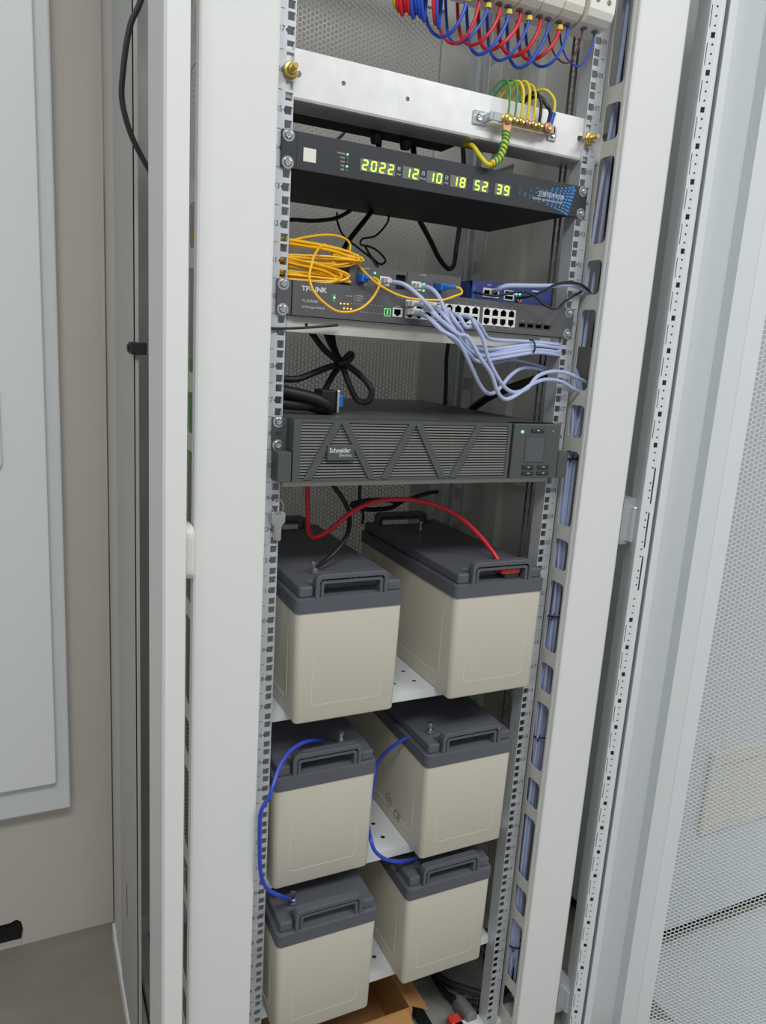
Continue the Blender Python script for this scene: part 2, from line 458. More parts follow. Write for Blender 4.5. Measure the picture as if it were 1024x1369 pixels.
# ---- front door, hinged on the right and swung wide open
AL = math.radians(150)
DP = (0.405, -0.03); DD = (-math.cos(AL), -math.sin(AL)); DN = (-math.sin(AL), math.cos(AL))
def dfn(s_, t_, z_): return (DP[0] + DD[0] * s_ + DN[0] * t_, DP[1] + DD[1] * s_ + DN[1] * t_, z_)
ZD0, ZD1 = ZF + 0.002, ZT - 0.01
prof = [(-0.008, -0.02), (-0.008, 0.0440), (-0.0065, 0.0440), (-0.0065, 0.004), (0.0215, 0.000), (0.0230, 0.000), (0.0230, 0.034), (0.0345, 0.034), (0.0365, -0.008),
        (0.089, -0.008), (0.092, 0.030), (0.120, 0.030), (0.1215, 0.022), (0.124, 0.024), (0.150, 0.020), (0.150, -0.02)]
W = 0.76
prof2 = [(W - s_, t_) for s_, t_ in prof[::-1]]
fd = part('front_door', MB().prism(prof, ZD0, ZD1, dfn).prism(prof2, ZD0, ZD1, dfn)
          .prism(rect(0.15, W - 0.15, -0.02, 0.02), ZD0, ZD0 + 0.02, dfn).prism(rect(0.15, W - 0.15, -0.02, 0.02), ZD1 - 0.09, ZD1, dfn), M['door'], cab)
# tube of the door frame with system holes
hs = []
z = ZD0 + 0.03; k = 0
GAP = [(0.905, 0.965), (0.98, 1.04), (1.055, 1.115)]
while z < ZD1 - 0.06:
    if not any(a - 0.012 < z < b + 0.012 for a, b in GAP):
        hs.append(rect(-0.0020, 0.0040, z - 0.004, z + 0.004))
    for q in (0.0125, 0.025, 0.0375): hs.append(ngon(0.0018, z + q, 0.0017, 6))
    if not any(a - 0.03 < z + 0.025 < b + 0.03 for a, b in GAP):
        hs.append(rect(-0.0060, -0.0048, z + 0.010, z + 0.040))
    z += 0.050
for a, b in GAP: hs.append(rect(0.0048, 0.0072, a, b))
part('frame_tube', MB().plate(rect(-0.0078, 0.0075, ZD0 + 0.005, ZD1 - 0.005), hs, -0.0015, lambda p, q, r: dfn(p, 0.046 + r, q))
     .prism([(0.0075, 0.046), (0.0105, 0.0452), (0.0135, 0.0425), (0.0160, 0.0370), (0.0172, 0.0280), (0.0172, 0.0040), (0.0160, 0.0040), (0.0160, 0.0280), (0.0148, 0.0355), (0.0125, 0.0410), (0.0100, 0.0437), (0.0075, 0.0445)], ZD0 + 0.005, ZD1 - 0.005, dfn), M['door'], fd)
vs, fs = perforated(0.15, W - 0.15, ZD0 + 0.02, ZD1 - 0.09, 0.0082, 0.0040, 0.0014, lambda a, b, r: dfn(a, 0.017 - r, b))
fast_part('perforated_sheet', vs, fs, M['door'], fd)
def hinge(zh, h):
    hb = part('hinge', MB().box(0.372, 0.4005, -0.030, 0.002, zh - h / 2 - 0.006, zh + h / 2 + 0.012), M['hinge'], cab, bevel=0.001)
    part('hinge_block', MB().prism([(0.3995, -0.046), (0.390, -0.046), (0.384, -0.040), (0.384, -0.008), (0.3995, -0.008)], zh - h / 2, zh + h / 2, lambda p, q, r: (p, q, r)), M['hinge'], hb, bevel=0.002)
    part('hinge_screw', MB().cyl((0.3835, -0.024, zh), 0.004, 0.001, 'x', 10).cyl((0.3835, -0.024, zh + 0.015), 0.002, 0.001, 'x', 8), M['grey'], hb)
hinge(1.012, 0.062); hinge(0.045, 0.05)

# neighbouring cabinet seen through the open door
nb = thing('neighbour_cabinet', 'white cabinet beyond the open perforated door on the right', 'cabinet', (1.45, 0.3, ZF))
part('cabinet_body', MB().box(0.62, 2.4, 0.055, 0.55, 0.012, 2.1), M['door'], nb, bevel=0.003)
part('shadow_gap', MB().box(0.64, 2.38, 0.075, 0.53, ZF, 0.012), M['dark'], nb)  # near-black block standing for the shadow gap under the cabinet
part('vent_frame', MB().plate(rect(0.80, 1.25, 0.255, 0.455), [rect(0.83, 1.22, 0.28, 0.425)], 0.012, XZ(0.043)), M['cream'], nb, bevel=0.001)
part('added_floor_strip', MB().box(0.62, 2.38, -0.75, 0.06, ZF, ZF + 0.0012), M['door'], nb)  # pale sheet added so the floor shows bright through the door mesh
part('vent_insert', MB().box(0.83, 1.22, 0.050, 0.0551, 0.28, 0.425), M['cream'], nb)
PATHS = {
    'red': [(-0.143, 0.12, 1.0628), (-0.143, 0.109, 1.011), (-0.144, 0.099, 0.9889), (-0.135, 0.088, 0.9837), (-0.113, 0.08, 0.9994), (-0.083, 0.08, 1.0228), (-0.053, 0.078, 1.0371), (-0.019, 0.072, 1.0437), (0.023, 0.067, 1.0421), (0.066, 0.061, 1.0318), (0.106, 0.056, 1.011), (0.141, 0.051, 0.9819), (0.162, 0.041, 0.9568), (0.169, 0.03, 0.9433)],
    'black1': [(-0.1, 0.12, 1.06), (-0.085, 0.11, 1.0387), (-0.077, 0.1, 1.0156), (-0.086, 0.08, 0.9907), (-0.109, 0.06, 0.9724), (-0.135, 0.045, 0.9586), (-0.157, 0.03, 0.9549)],
    'black2': [(-0.016, 0.2, 1.0435), (-0.007, 0.217, 1.0092), (0.009, 0.233, 0.9826), (0.016, 0.25, 0.9612)],
    'blueL': [(-0.126, 0.04, 0.6611), (-0.17, 0.0, 0.6884), (-0.202, -0.02, 0.6906), (-0.223, -0.035, 0.6778), (-0.237, -0.05, 0.6592), (-0.245, -0.055, 0.6441), (-0.256, -0.055, 0.6216), (-0.256, -0.055, 0.5713), (-0.253, -0.055, 0.5239), (-0.241, -0.05, 0.4905), (-0.215, -0.04, 0.4619), (-0.175, 0.01, 0.4033)],
    'blueM1': [(0.081, 0.05, 0.6351), (0.054, 0.042, 0.6421), (0.024, 0.046, 0.6326), (0.001, 0.058, 0.6097), (-0.009, 0.076, 0.5749), (0.001, 0.1, 0.5411)],
    'blueM2': [(-0.045, 0.02, 0.4954), (-0.051, -0.004, 0.4897), (-0.043, -0.008, 0.47), (-0.017, -0.004, 0.4454), (0.018, 0.004, 0.4285), (0.053, 0.016, 0.4175)],
    'y_top': [(-0.22, 0.02, 1.4058), (-0.196, 0.02, 1.4131), (-0.17, 0.021, 1.4191), (-0.147, 0.027, 1.4208), (-0.132, 0.03, 1.417), (-0.128, 0.03, 1.4079), (-0.134, 0.03, 1.4001), (-0.153, 0.03, 1.3968)],
    'y_loop': [(-0.152, 0.03, 1.3945), (-0.174, 0.01, 1.4056), (-0.197, -0.02, 1.389), (-0.205, -0.03, 1.374), (-0.209, -0.035, 1.3579), (-0.205, -0.04, 1.3424), (-0.194, -0.045, 1.3298), (-0.176, -0.045, 1.32), (-0.158, -0.045, 1.3191), (-0.138, -0.04, 1.3254), (-0.121, -0.035, 1.3386), (-0.109, -0.03, 1.3562), (-0.109, -0.025, 1.3646), (-0.116, -0.02, 1.3677), (-0.122, -0.018, 1.3666)],
    'y_right': [(-0.153, 0.03, 1.3968), (-0.132, 0.02, 1.3935), (-0.127, 0.0, 1.3831), (-0.121, -0.02, 1.3695), (-0.114, -0.04, 1.3576), (-0.091, -0.05, 1.3465), (-0.064, -0.05, 1.343), (-0.036, -0.05, 1.3442), (-0.017, -0.045, 1.3465), (0.004, -0.04, 1.3539), (0.016, -0.035, 1.3583), (0.017, -0.03, 1.3646), (0.009, -0.03, 1.3665)],
    'e_L1': [(-0.051, -0.02, 1.328), (-0.044, -0.039, 1.3251), (-0.039, -0.056, 1.3161), (-0.028, -0.065, 1.3046), (-0.003, -0.068, 1.2926), (0.023, -0.063, 1.2619), (0.047, -0.054, 1.2351), (0.069, -0.044, 1.2225), (0.098, -0.025, 1.2265), (0.135, -0.004, 1.2501), (0.172, 0.014, 1.2615), (0.224, 0.03, 1.2585)],
    'e_L2': [(-0.052, -0.02, 1.3388), (-0.045, -0.039, 1.3366), (-0.036, -0.056, 1.3247), (-0.021, -0.064, 1.3127), (-0.005, -0.071, 1.3015), (0.009, -0.073, 1.2987), (0.03, -0.074, 1.2735), (0.054, -0.071, 1.2502), (0.07, -0.067, 1.2258), (0.088, -0.062, 1.2161), (0.113, -0.055, 1.2235), (0.142, -0.047, 1.2383), (0.174, -0.037, 1.2463), (0.213, -0.026, 1.2442), (0.244, -0.018, 1.2342), (0.274, -0.01, 1.2247)],
    'e_L3': [(0.025, -0.02, 1.3299), (0.03, -0.04, 1.326), (0.032, -0.056, 1.3181), (0.02, -0.062, 1.3231), (0.037, -0.065, 1.3004), (0.049, -0.065, 1.2742), (0.067, -0.063, 1.2503), (0.088, -0.06, 1.2315), (0.11, -0.054, 1.2261), (0.134, -0.049, 1.2324), (0.154, -0.043, 1.2502), (0.184, -0.036, 1.2585), (0.218, -0.027, 1.2581), (0.249, -0.019, 1.2514), (0.284, -0.01, 1.2398)],
    'e_M1': [(0.004, -0.02, 1.3355), (0.007, -0.046, 1.3266), (0.015, -0.058, 1.3122), (0.035, -0.054, 1.3189), (0.061, -0.04, 1.3017), (0.094, -0.019, 1.2993), (0.146, 0.005, 1.3008), (0.196, 0.021, 1.3006), (0.248, 0.03, 1.2943)],
    'e_M2': [(-0.042, -0.02, 1.3638), (-0.035, -0.032, 1.3616), (-0.027, -0.043, 1.3526), (-0.021, -0.051, 1.3375), (-0.016, -0.053, 1.3271), (-0.006, -0.05, 1.3154), (0.017, -0.04, 1.2995), (0.039, -0.028, 1.2835), (0.078, -0.01, 1.2796), (0.112, 0.005, 1.284), (0.163, 0.017, 1.2927), (0.207, 0.024, 1.292), (0.249, 0.03, 1.289)],
    'e_M3': [(-0.09, -0.02, 1.3662), (-0.075, -0.033, 1.3624), (-0.06, -0.044, 1.3512), (-0.05, -0.054, 1.3396), (-0.034, -0.052, 1.3272), (-0.01, -0.046, 1.3104), (0.009, -0.034, 1.299), (0.04, -0.016, 1.2804), (0.076, 0.002, 1.2705), (0.112, 0.015, 1.2749), (0.169, 0.024, 1.2853), (0.25, 0.03, 1.2834)],
    'e_M4': [(-0.038, -0.02, 1.3274), (-0.039, -0.046, 1.3208), (-0.028, -0.058, 1.3092), (-0.008, -0.054, 1.2981), (0.032, -0.04, 1.2779), (0.06, -0.019, 1.2675), (0.107, 0.005, 1.2661), (0.154, 0.021, 1.2724), (0.223, 0.03, 1.2632)],
    'e_M5': [(-0.011, -0.02, 1.3375), (-0.008, -0.046, 1.3293), (-0.003, -0.058, 1.3172), (0.012, -0.054, 1.3041), (0.026, -0.04, 1.2912), (0.068, -0.019, 1.285), (0.112, 0.005, 1.2884), (0.166, 0.021, 1.2964), (0.249, 0.03, 1.2919)],
    'e_M6': [(-0.024, -0.02, 1.3396), (-0.023, -0.046, 1.3312), (-0.014, -0.058, 1.3164), (0.005, -0.054, 1.2989), (0.028, -0.04, 1.2859), (0.066, -0.019, 1.2758), (0.109, 0.005, 1.2795), (0.167, 0.021, 1.2892), (0.25, 0.03, 1.2862)],
    'r_eth': [(0.097, 0.01, 1.3694), (0.092, -0.01, 1.3715), (0.102, -0.02, 1.377), (0.14, -0.02, 1.3805), (0.183, -0.02, 1.3845), (0.216, -0.02, 1.389), (0.248, -0.01, 1.3865), (0.273, 0.0, 1.3782)],
    'r_blk1': [(0.14, 0.01, 1.3641), (0.145, -0.015, 1.3657), (0.166, -0.025, 1.377), (0.186, -0.025, 1.3874), (0.211, -0.025, 1.392), (0.239, -0.02, 1.3902), (0.275, -0.0, 1.3796)],
    'r_blk2': [(0.067, 0.015, 1.367), (0.079, 0.0, 1.3632), (0.093, -0.01, 1.3627), (0.11, -0.02, 1.368), (0.127, -0.03, 1.3705), (0.145, -0.03, 1.3652), (0.165, -0.03, 1.3541), (0.187, -0.03, 1.3516), (0.208, -0.02, 1.3637), (0.256, -0.0, 1.3848)],
    'k1': [(-0.072, 0.08, 1.5939), (-0.062, 0.1, 1.5783), (-0.054, 0.12, 1.5589)],
    'k2': [(-0.02, 0.08, 1.5863), (-0.008, 0.1, 1.5776), (0.007, 0.12, 1.5584)],
    'k3': [(-0.07, 0.2, 1.6161), (-0.077, 0.2, 1.5993), (-0.092, 0.2, 1.5838)],
    'k4': [(0.206, 0.33, 1.7091), (0.211, 0.33, 1.6603), (0.218, 0.33, 1.6046), (0.218, 0.33, 1.5139), (0.211, 0.323, 1.4731), (0.203, 0.313, 1.4417), (0.184, 0.3, 1.4303), (0.148, 0.273, 1.4426), (0.116, 0.253, 1.4683), (0.085, 0.24, 1.4962)],
    'k5': [(-0.185, 0.15, 1.4512), (-0.169, 0.15, 1.4539), (-0.14, 0.15, 1.456), (-0.099, 0.165, 1.4666), (-0.069, 0.18, 1.4831)],
    'k6': [(-0.023, 0.2, 1.4916), (-0.045, 0.175, 1.472), (-0.071, 0.15, 1.4482), (-0.098, 0.125, 1.4195), (-0.11, 0.1, 1.3914)],
    'k7': [(-0.083, 0.2, 1.4811), (-0.087, 0.183, 1.4622), (-0.082, 0.167, 1.4422), (-0.064, 0.15, 1.4256), (-0.048, 0.127, 1.4076), (-0.049, 0.103, 1.3916), (-0.06, 0.08, 1.3745)],
    'k8': [(0.008, 0.2, 1.4891), (-0.003, 0.183, 1.4728), (-0.029, 0.167, 1.4496), (-0.058, 0.15, 1.4402), (-0.062, 0.147, 1.4308), (-0.048, 0.143, 1.4289), (-0.034, 0.14, 1.4226), (-0.025, 0.133, 1.4106), (-0.036, 0.127, 1.4031), (-0.055, 0.12, 1.4118), (-0.07, 0.113, 1.4253), (-0.064, 0.107, 1.4123), (-0.052, 0.1, 1.3932)],
    'k9': [(0.218, 0.33, 1.323), (0.215, 0.33, 1.3014), (0.213, 0.33, 1.2655), (0.217, 0.33, 1.2076), (0.218, 0.33, 1.1604)],
    'u1': [(-0.152, 0.12, 1.299), (-0.149, 0.1, 1.2875), (-0.136, 0.09, 1.2694), (-0.116, 0.08, 1.2532), (-0.105, 0.07, 1.248), (-0.084, 0.07, 1.2345), (-0.07, 0.06, 1.2163), (-0.073, 0.06, 1.1981), (-0.087, 0.07, 1.1988), (-0.102, 0.07, 1.2217), (-0.11, 0.08, 1.2473), (-0.116, 0.1, 1.2728), (-0.114, 0.12, 1.3017)],
    'u2': [(-0.126, 0.12, 1.3008), (-0.121, 0.11, 1.2819), (-0.111, 0.1, 1.261), (-0.105, 0.1, 1.2491), (-0.114, 0.1, 1.2364), (-0.126, 0.095, 1.2191), (-0.136, 0.09, 1.202)],
    'u3': [(-0.215, 0.06, 1.2262), (-0.201, 0.064, 1.2251), (-0.183, 0.068, 1.2261), (-0.162, 0.072, 1.2334), (-0.135, 0.076, 1.2439), (-0.113, 0.08, 1.2505), (-0.105, 0.078, 1.2606), (-0.099, 0.076, 1.2658), (-0.099, 0.074, 1.261), (-0.108, 0.072, 1.2539), (-0.122, 0.07, 1.2495)],
    'u4': [(0.225, 0.25, 1.1702), (0.226, 0.22, 1.1884), (0.233, 0.19, 1.2062), (0.253, 0.16, 1.2238), (0.286, 0.13, 1.2433), (0.29, 0.1, 1.2549)],
    'left_black': [(-0.387, 0.1, 1.6925), (-0.396, 0.1, 1.6675), (-0.405, 0.1, 1.6473), (-0.411, 0.1, 1.621), (-0.415, 0.1, 1.5907), (-0.417, 0.1, 1.5651), (-0.414, 0.1, 1.5441), (-0.406, 0.1, 1.5195), (-0.393, 0.1, 1.4952), (-0.379, 0.1, 1.4749), (-0.36, 0.1, 1.4549)],
}

# ================================================================ small fasteners
_screw = None
def screw(parent, x, z, y, r=0.0055):
    global _screw
    if _screw is None:
        mb = MB().lathe([(0, -0.0036), (0.0020, -0.0037), (0.0022, -0.0028), (0.0038, -0.0030), (0.0052, -0.0014), (0.0055, 0.0), (0.0, 0.0)], (0, 0, 0), 'y', 16)
        _screw = make_mesh('screw', mb, M['chrome'], (0, 0, 0), True)
    o = bpy.data.objects.new('screw', _screw); C.objects.link(o); o.parent = parent
    g = ORG[parent.name]; o.location = (x - g[0], y - g[1], z - g[2]); ORG[o.name] = g
    w = part('washer', MB().cyl((x, y - 0.0002, z), 0.0078, 0.0006, 'y', 16), M['chrome'], parent)
    return o

# ================================================================ shelves
def shelf(z, yf, yb, th, name, label, material, holes=False, group=None):
    t = thing(name, label, 'shelf', (0, (yf + yb) / 2, z - th), group)
    hs = []
    if holes:
        for x in [-0.19 + 0.038 * i for i in range(11)]:
            for y in [yf + 0.035 + 0.04 * j for j in range(8)]: hs.append(ngon(x + (0.01 if int(round((y - yf) * 100)) % 8 == 3 else 0), y, 0.0045, 8))
    part('shelf_deck', MB().plate(rect(-0.2245, 0.2245, yf, yb), hs, -0.0015, XY(z)), material, t)
    part('front_lip', MB().box(-0.2245, 0.2245, yf, yf + 0.0015, z - th, z - 0.0015), material, t, bevel=0.0005)
    for s in (-1, 1):
        part('side_flange', MB().box(s * 0.2245 - 0.001, s * 0.2245 + 0.001, yf + 0.002, yb, z - th, z + (0.0 if holes else 0.0)), material, t)
    return t
sh_sw = shelf(1.3108, 0.004, 0.30, 0.021, 'rack_shelf', 'light grey shelf directly beneath the network switch', M['shelfg'])
part('shelf_hole', MB().cyl((-0.1965, 0.0035, 1.3005), 0.0022, 0.001, 'y', 10).cyl((0.148, 0.0035, 1.3005), 0.0018, 0.001, 'y', 10), M['dark'], sh_sw)
part('mounting_tab', MB().box(0.185, 0.206, 0.0025, 0.0055, 1.296, 1.309), M['galv'], sh_sw)
sh_ups = shelf(1.0905, -0.003, 0.42, 0.008, 'rack_shelf', 'thin light grey shelf directly beneath the black power unit', M['shelfg'])
BZ = [0.735, 0.447, 0.202]
sh_b = []
for z, nm in zip(BZ, ('white perforated shelf carrying the topmost pair of batteries', 'white perforated shelf carrying the middle pair of batteries', 'white perforated shelf carrying the lowest pair of batteries')):
    sh_b.append(shelf(z, 0.018, 0.40, 0.016, 'rack_shelf', nm, M['shelf'], True, 'battery shelves'))

# ================================================================ satellite clock
ck = thing('rack_clock', 'black one-unit digital clock with green date and time digits', 'clock', (0, 0.1, 1.488))
z0, z1 = zc(34) - 0.0221, zc(34) + 0.0221
part('front_panel', MB().prism(rrect(-0.2413, 0.2413, z0, z1, 0.0015), -0.004, 0.0, lambda p, q, r: (p, r, q)), M['clk'], ck, bevel=0.0006)
part('body', MB().box(-0.2185, 0.2185, 0.0, 0.225, z0 + 0.002, z1 - 0.002), M['clkbody'], ck, bevel=0.001)
part('panel_edge', MB().box(-0.2215, -0.2208, -0.0043, -0.0038, z0 + 0.001, z1 - 0.001), M['clkbody'], ck)
for x in (-0.2325, 0.2325):
    for s in (-1, 1): screw(ck, x, zc(34) + s * H, -0.004)
YP = -0.0042
part('sticker', MB().box(-0.2125, -0.1957, YP - 0.0002, YP + 0.0003, 1.5000, 1.5160), M['white'], ck)
SEG = {'0': 'abcdef', '1': 'bc', '2': 'abged', '3': 'abgcd', '4': 'fgbc', '5': 'afgcd', '6': 'afgecd', '7': 'abc', '8': 'abcdefg', '9': 'abcdfg'}
def digit(ch, x, z, w, h, y, sl=0.08):
    t = w * 0.20
    def hb(zz, mbx):   # horizontal bar
        a, b = x + t * 0.55, x + w - t * 0.55
        pl = [(a, zz), (a + t / 2, zz - t / 2), (b - t / 2, zz - t / 2), (b, zz), (b - t / 2, zz + t / 2), (a + t / 2, zz + t / 2)]
        mbx.prism([(p + (q - z) * sl, q) for p, q in pl], y, y - 0.0004, lambda p, q, r: (p, r, q))
    def vb(xx, za, zb, mbx):
        pl = [(xx, za), (xx + t / 2, za + t / 2), (xx + t / 2, zb - t / 2), (xx, zb), (xx - t / 2, zb - t / 2), (xx - t / 2, za + t / 2)]
        mbx.prism([(p + (q - z) * sl, q) for p, q in pl], y, y - 0.0004, lambda p, q, r: (p, r, q))
    mbx = MB(); xl, xr = x + t / 2, x + w - t / 2; zb, zm, zt = z + t / 2, z + h / 2, z + h - t / 2; g = t * 0.06
    for s in SEG[ch]:
        if s == 'a': hb(zt, mbx)
        if s == 'g': hb(zm, mbx)
        if s == 'd': hb(zb, mbx)
        if s == 'f': vb(xl, zm + g, zt - g, mbx)
        if s == 'e': vb(xl, zb + g, zm - g, mbx)
        if s == 'b': vb(xr, zm + g, zt - g, mbx)
        if s == 'c': vb(xr, zb + g, zm - g, mbx)
    return mbx
for s, xa, xb in (('2022', -0.1340, -0.0840), ('12', -0.0718, -0.0470), ('10', -0.0352, -0.0103), ('18', 0.0020, 0.0272), ('52', 0.0388, 0.0640), ('39', 0.0755, 0.1012)):
    win = part('display_window', MB().box(xa - 0.0004, xb + 0.0004, YP - 0.0002, YP + 0.0003, 1.5008, 1.5160), M['seg_off'], ck)
    n = len(s); pw = (xb - xa) / n
    for i, ch in enumerate(s):
        part('digit', digit(ch, xa + pw * i + pw * 0.16, 1.5020, pw * 0.64, 0.0128, YP - 0.0003), M['seg_on'], win)
tm = MB()
text_mb('年', 0.0062, -0.0778, 1.5108, YP, 'CENTER', mb=tm); text_mb('Year', 0.0038, -0.0778, 1.5045, YP, 'CENTER', mb=tm)
text_mb('月', 0.0062, -0.0411, 1.5108, YP, 'CENTER', mb=tm); text_mb('Month', 0.0036, -0.0411, 1.5045, YP, 'CENTER', mb=tm)
text_mb('日', 0.0062, -0.0042, 1.5108, YP, 'CENTER', mb=tm); text_mb('Day', 0.0038, -0.0042, 1.5045, YP, 'CENTER', mb=tm)
for i, s in enumerate(('POWER', 'RUN', 'ALM', 'GPS', '1PPS')):
    text_mb(s, 0.0030, -0.1565, 1.5171 - 0.0048 * i, YP, 'RIGHT', mb=tm)
text_mb('卫星同步时钟', 0.0082, 0.1490, 1.5122, YP - 0.0004, mb=tm)
text_mb('Satellite synchronous clock', 0.0052, 0.1405, 1.5056, YP - 0.0004, mb=tm, sx=0.97)
part('printed_lettering', tm, M['print_w'], ck, kind='stuff')
for i, on in enumerate((1, 0, 0, 1, 0)):
    part('indicator_led', MB().cyl((-0.1530, YP - 0.0010, 1.5171 - 0.0048 * i), 0.0011, 0.0012, 'y', 10), M['ledg'] if on else M['grey'], ck)
for xx in (0.0330, 0.0700):
    part('colon', MB().cyl((xx, YP - 0.0002, 1.5115), 0.0007, 0.0004, 'y', 8).cyl((xx, YP - 0.0002, 1.5050), 0.0007, 0.0004, 'y', 8), M['grey'], ck)
# blue mosaic
tm = MB()
for r_ in range(9):
    for c_ in range(13):
        u_, v_ = c_ / 12.0, r_ / 8.0
        xr = 0.2175 - 0.012 * v_
        x = 0.118 + (xr - 0.118) * (1 - (1 - u_) ** 1.25)
        spread = 0.30 + 0.70 * u_ ** 1.3
        z = 1.5105 + (0.5 - v_) * 0.040 * spread + 0.0008
        if abs(z - 1.51) > 0.0205: continue
        w = 0.0040 * (0.60 + 0.55 * u_) * (0.9 + 0.3 * random.random()) * 0.88
        h = 0.0030 * spread ** 0.6
        if u_ < 0.45 and random.random() < 0.62 - u_ * 0.5: continue
        tm.add([(x - w / 2 + 0.0006, YP - 0.0001, z - h / 2), (x + w / 2 + 0.0006, YP - 0.0001, z - h / 2 - 0.0003), (x + w / 2 - 0.0006, YP - 0.0001, z + h / 2 - 0.0003), (x - w / 2 - 0.0006, YP - 0.0001, z + h / 2)], [(0, 1, 2, 3)])
part('blue_mosaic', tm, M['print_b'], ck, kind='stuff')

# ================================================================ network switch
sw = thing('network_switch', 'dark grey one-unit network switch full of network ports', 'network switch', (0, 0.1, 1.3115))
z0, z1 = zc(30) - 0.0220, zc(30) + 0.0220
fm = [rect(-0.0750, -0.0600, 1.3205, 1.3325)]
GR = [(-0.0550, 0.0032), (0.0078, 0.0660), (0.0720, 0.1300)]
for a, b in GR: fm.append(rect(a, b, 1.3198, 1.3448))
fm.append(rrect(0.1368, 0.1985, 1.3200, 1.3283, 0.002))
part('front_panel', MB().plate(rect(-0.2205, 0.2205, z0, z1), fm, 0.004, XZ(-0.006)), M['swt'], sw)
part('body', MB().box(-0.2200, 0.2200, 0.010, 0.22, z0, z1), M['swt'], sw, bevel=0.001)
part('port_bay', MB().box(-0.2200, 0.2200, -0.0018, 0.0098, z0 + 0.0005, z0 + 0.0015).box(-0.22, 0.22, -0.0018, 0.0098, z1 - 0.0015, z1 - 0.0005), M['swt'], sw)
for s in (-1, 1):
    part('rack_ear', MB().box(min(s * 0.2213, s * 0.2413), max(s * 0.2213, s * 0.2413), -0.004, -0.001, z0, z1), M['swt'], sw, bevel=0.0005)
    for q in (-1, 1): screw(sw, s * 0.2325, zc(30) + q * H, -0.004)
def jack(xc, zcn, w, h, up, parent):
    a, b, c, d = xc - w * 0.36, xc + w * 0.36, zcn - h * 0.36, zcn + h * 0.24
    if not up: c, d = zcn - h * 0.24, zcn + h * 0.36
    if up:
        hole = [(a, c), (b, c), (b, d), (xc + w * .22, d), (xc + w * .22, d + h * .10), (xc + w * .13, d + h * .10), (xc + w * .13, d + h * .18), (xc - w * .13, d + h * .18), (xc - w * .13, d + h * .10), (xc - w * .22, d + h * .10), (xc - w * .22, d), (a, d)]
    else:
        hole = [(a, d), (a, c), (xc - w * .22, c), (xc - w * .22, c - h * .10), (xc - w * .13, c - h * .10), (xc - w * .13, c - h * .18), (xc + w * .13, c - h * .18), (xc + w * .13, c - h * .10), (xc + w * .22, c - h * .10), (xc + w * .22, c), (b, c), (b, d)]
    j = part('port', MB().plate(rect(xc - w / 2, xc + w / 2, zcn - h / 2, zcn + h / 2), [hole], 0.0015, XZ(-0.0068)), M['white'], parent)
    part('port_cavity', MB().box(xc - w / 2 + 0.0006, xc + w / 2 - 0.0006, 0.004, 0.0095, zcn - h / 2 + 0.0004, zcn + h / 2 - 0.0004)
         .box(xc - w / 2, xc - w / 2 + 0.0006, -0.0053, 0.0095, zcn - h / 2, zcn + h / 2).box(xc + w / 2 - 0.0006, xc + w / 2, -0.0053, 0.0095, zcn - h / 2, zcn + h / 2), M['dark'], j)
    return j
JX = []
for a, b in GR:
    pw = (b - a) / 4
    for i in range(4):
        JX.append(a + pw * (i + 0.5))
        jack(a + pw * (i + 0.5), 1.33860, pw, 0.0124, True, sw)
        jack(a + pw * (i + 0.5), 1.32600, pw, 0.0124, False, sw)
jack(-0.0675, 1.3265, 0.0150, 0.0120, False, sw)
part('service_label', MB().plate(rect(-0.0880, -0.0780, 1.3200, 1.3305), [rect(-0.0870, -0.0790, 1.3210, 1.3295)], 0.0003, XZ(-0.0065)).box(-0.0838, -0.0820, -0.0065, -0.0062, 1.3222, 1.3284), M['labg'], sw)
tr = part('uplink_bay', MB().box(0.1368, 0.1985, 0.003, 0.006, 1.3195, 1.3290), M['dark'], sw)
for i in range(4):
    part('uplink_slot', MB().plate(rect(0.1375 + 0.0152 * i, 0.1520 + 0.0152 * i, 1.3205, 1.3278), [rect(0.1388 + 0.0152 * i, 0.1507 + 0.0152 * i, 1.3215, 1.3270)], 0.003, XZ(-0.0055)), M['swt'], tr)
tm = MB()
YS = -0.0063
text_mb('TP-LINK', 0.0088, -0.2087, 1.3458, YS, mb=tm, sx=1.10, bold=0.00028)
text_mb('TL-SG5428', 0.0048, -0.2078, 1.3306, YS, mb=tm)
text_mb('L2 Managed Switch', 0.0042, -0.2080, 1.3230, YS, mb=tm)
text_mb('PWR', 0.0026, -0.1626, 1.3412, YS, 'CENTER', mb=tm); text_mb('SYS', 0.0026, -0.1626, 1.3342, YS, 'CENTER', mb=tm)
for i, s in enumerate(('1000Mbps', '10/100Mbps', 'Link/Act')): text_mb(s, 0.0024, -0.1310, 1.3435 - 0.0030 * i, YS, mb=tm)
text_mb('Port LED', 0.0024, -0.1455, 1.3420, YS, mb=tm)
tm.box(-0.1335, -0.1332, YS, YS + 0.0002, 1.3368, 1.3442)
for i in range(9): tm.cyl((-0.1375 + 0.0052 * i + (0.004 if i > 4 else 0), YS, 1.3330), 0.0006, 0.0002, 'y', 6).cyl((-0.1225 + 0.0045 * i, YS, 1.3228), 0.0006, 0.0002, 'y', 6)
text_mb('Console', 0.0024, -0.0675, 1.3350, YS, 'CENTER', mb=tm)
for i in range(12): 
    text_mb(str(2 * i + 1), 0.0024, JX[i], 1.3470, YS, 'CENTER', mb=tm); text_mb(str(2 * i + 2), 0.0024, JX[i], 1.3176, YS, 'CENTER', mb=tm)
for i in range(4): text_mb(str(25 + i), 0.0024, 0.1447 + 0.0152 * i, 1.3308, YS, 'CENTER', mb=tm)
part('printed_lettering', tm, M['print_w'], sw, kind='stuff')
part('indicator_led', MB().cyl((-0.1626, -0.0072, 1.3380), 0.0013, 0.0012, 'y', 10), M['ledg'], sw)
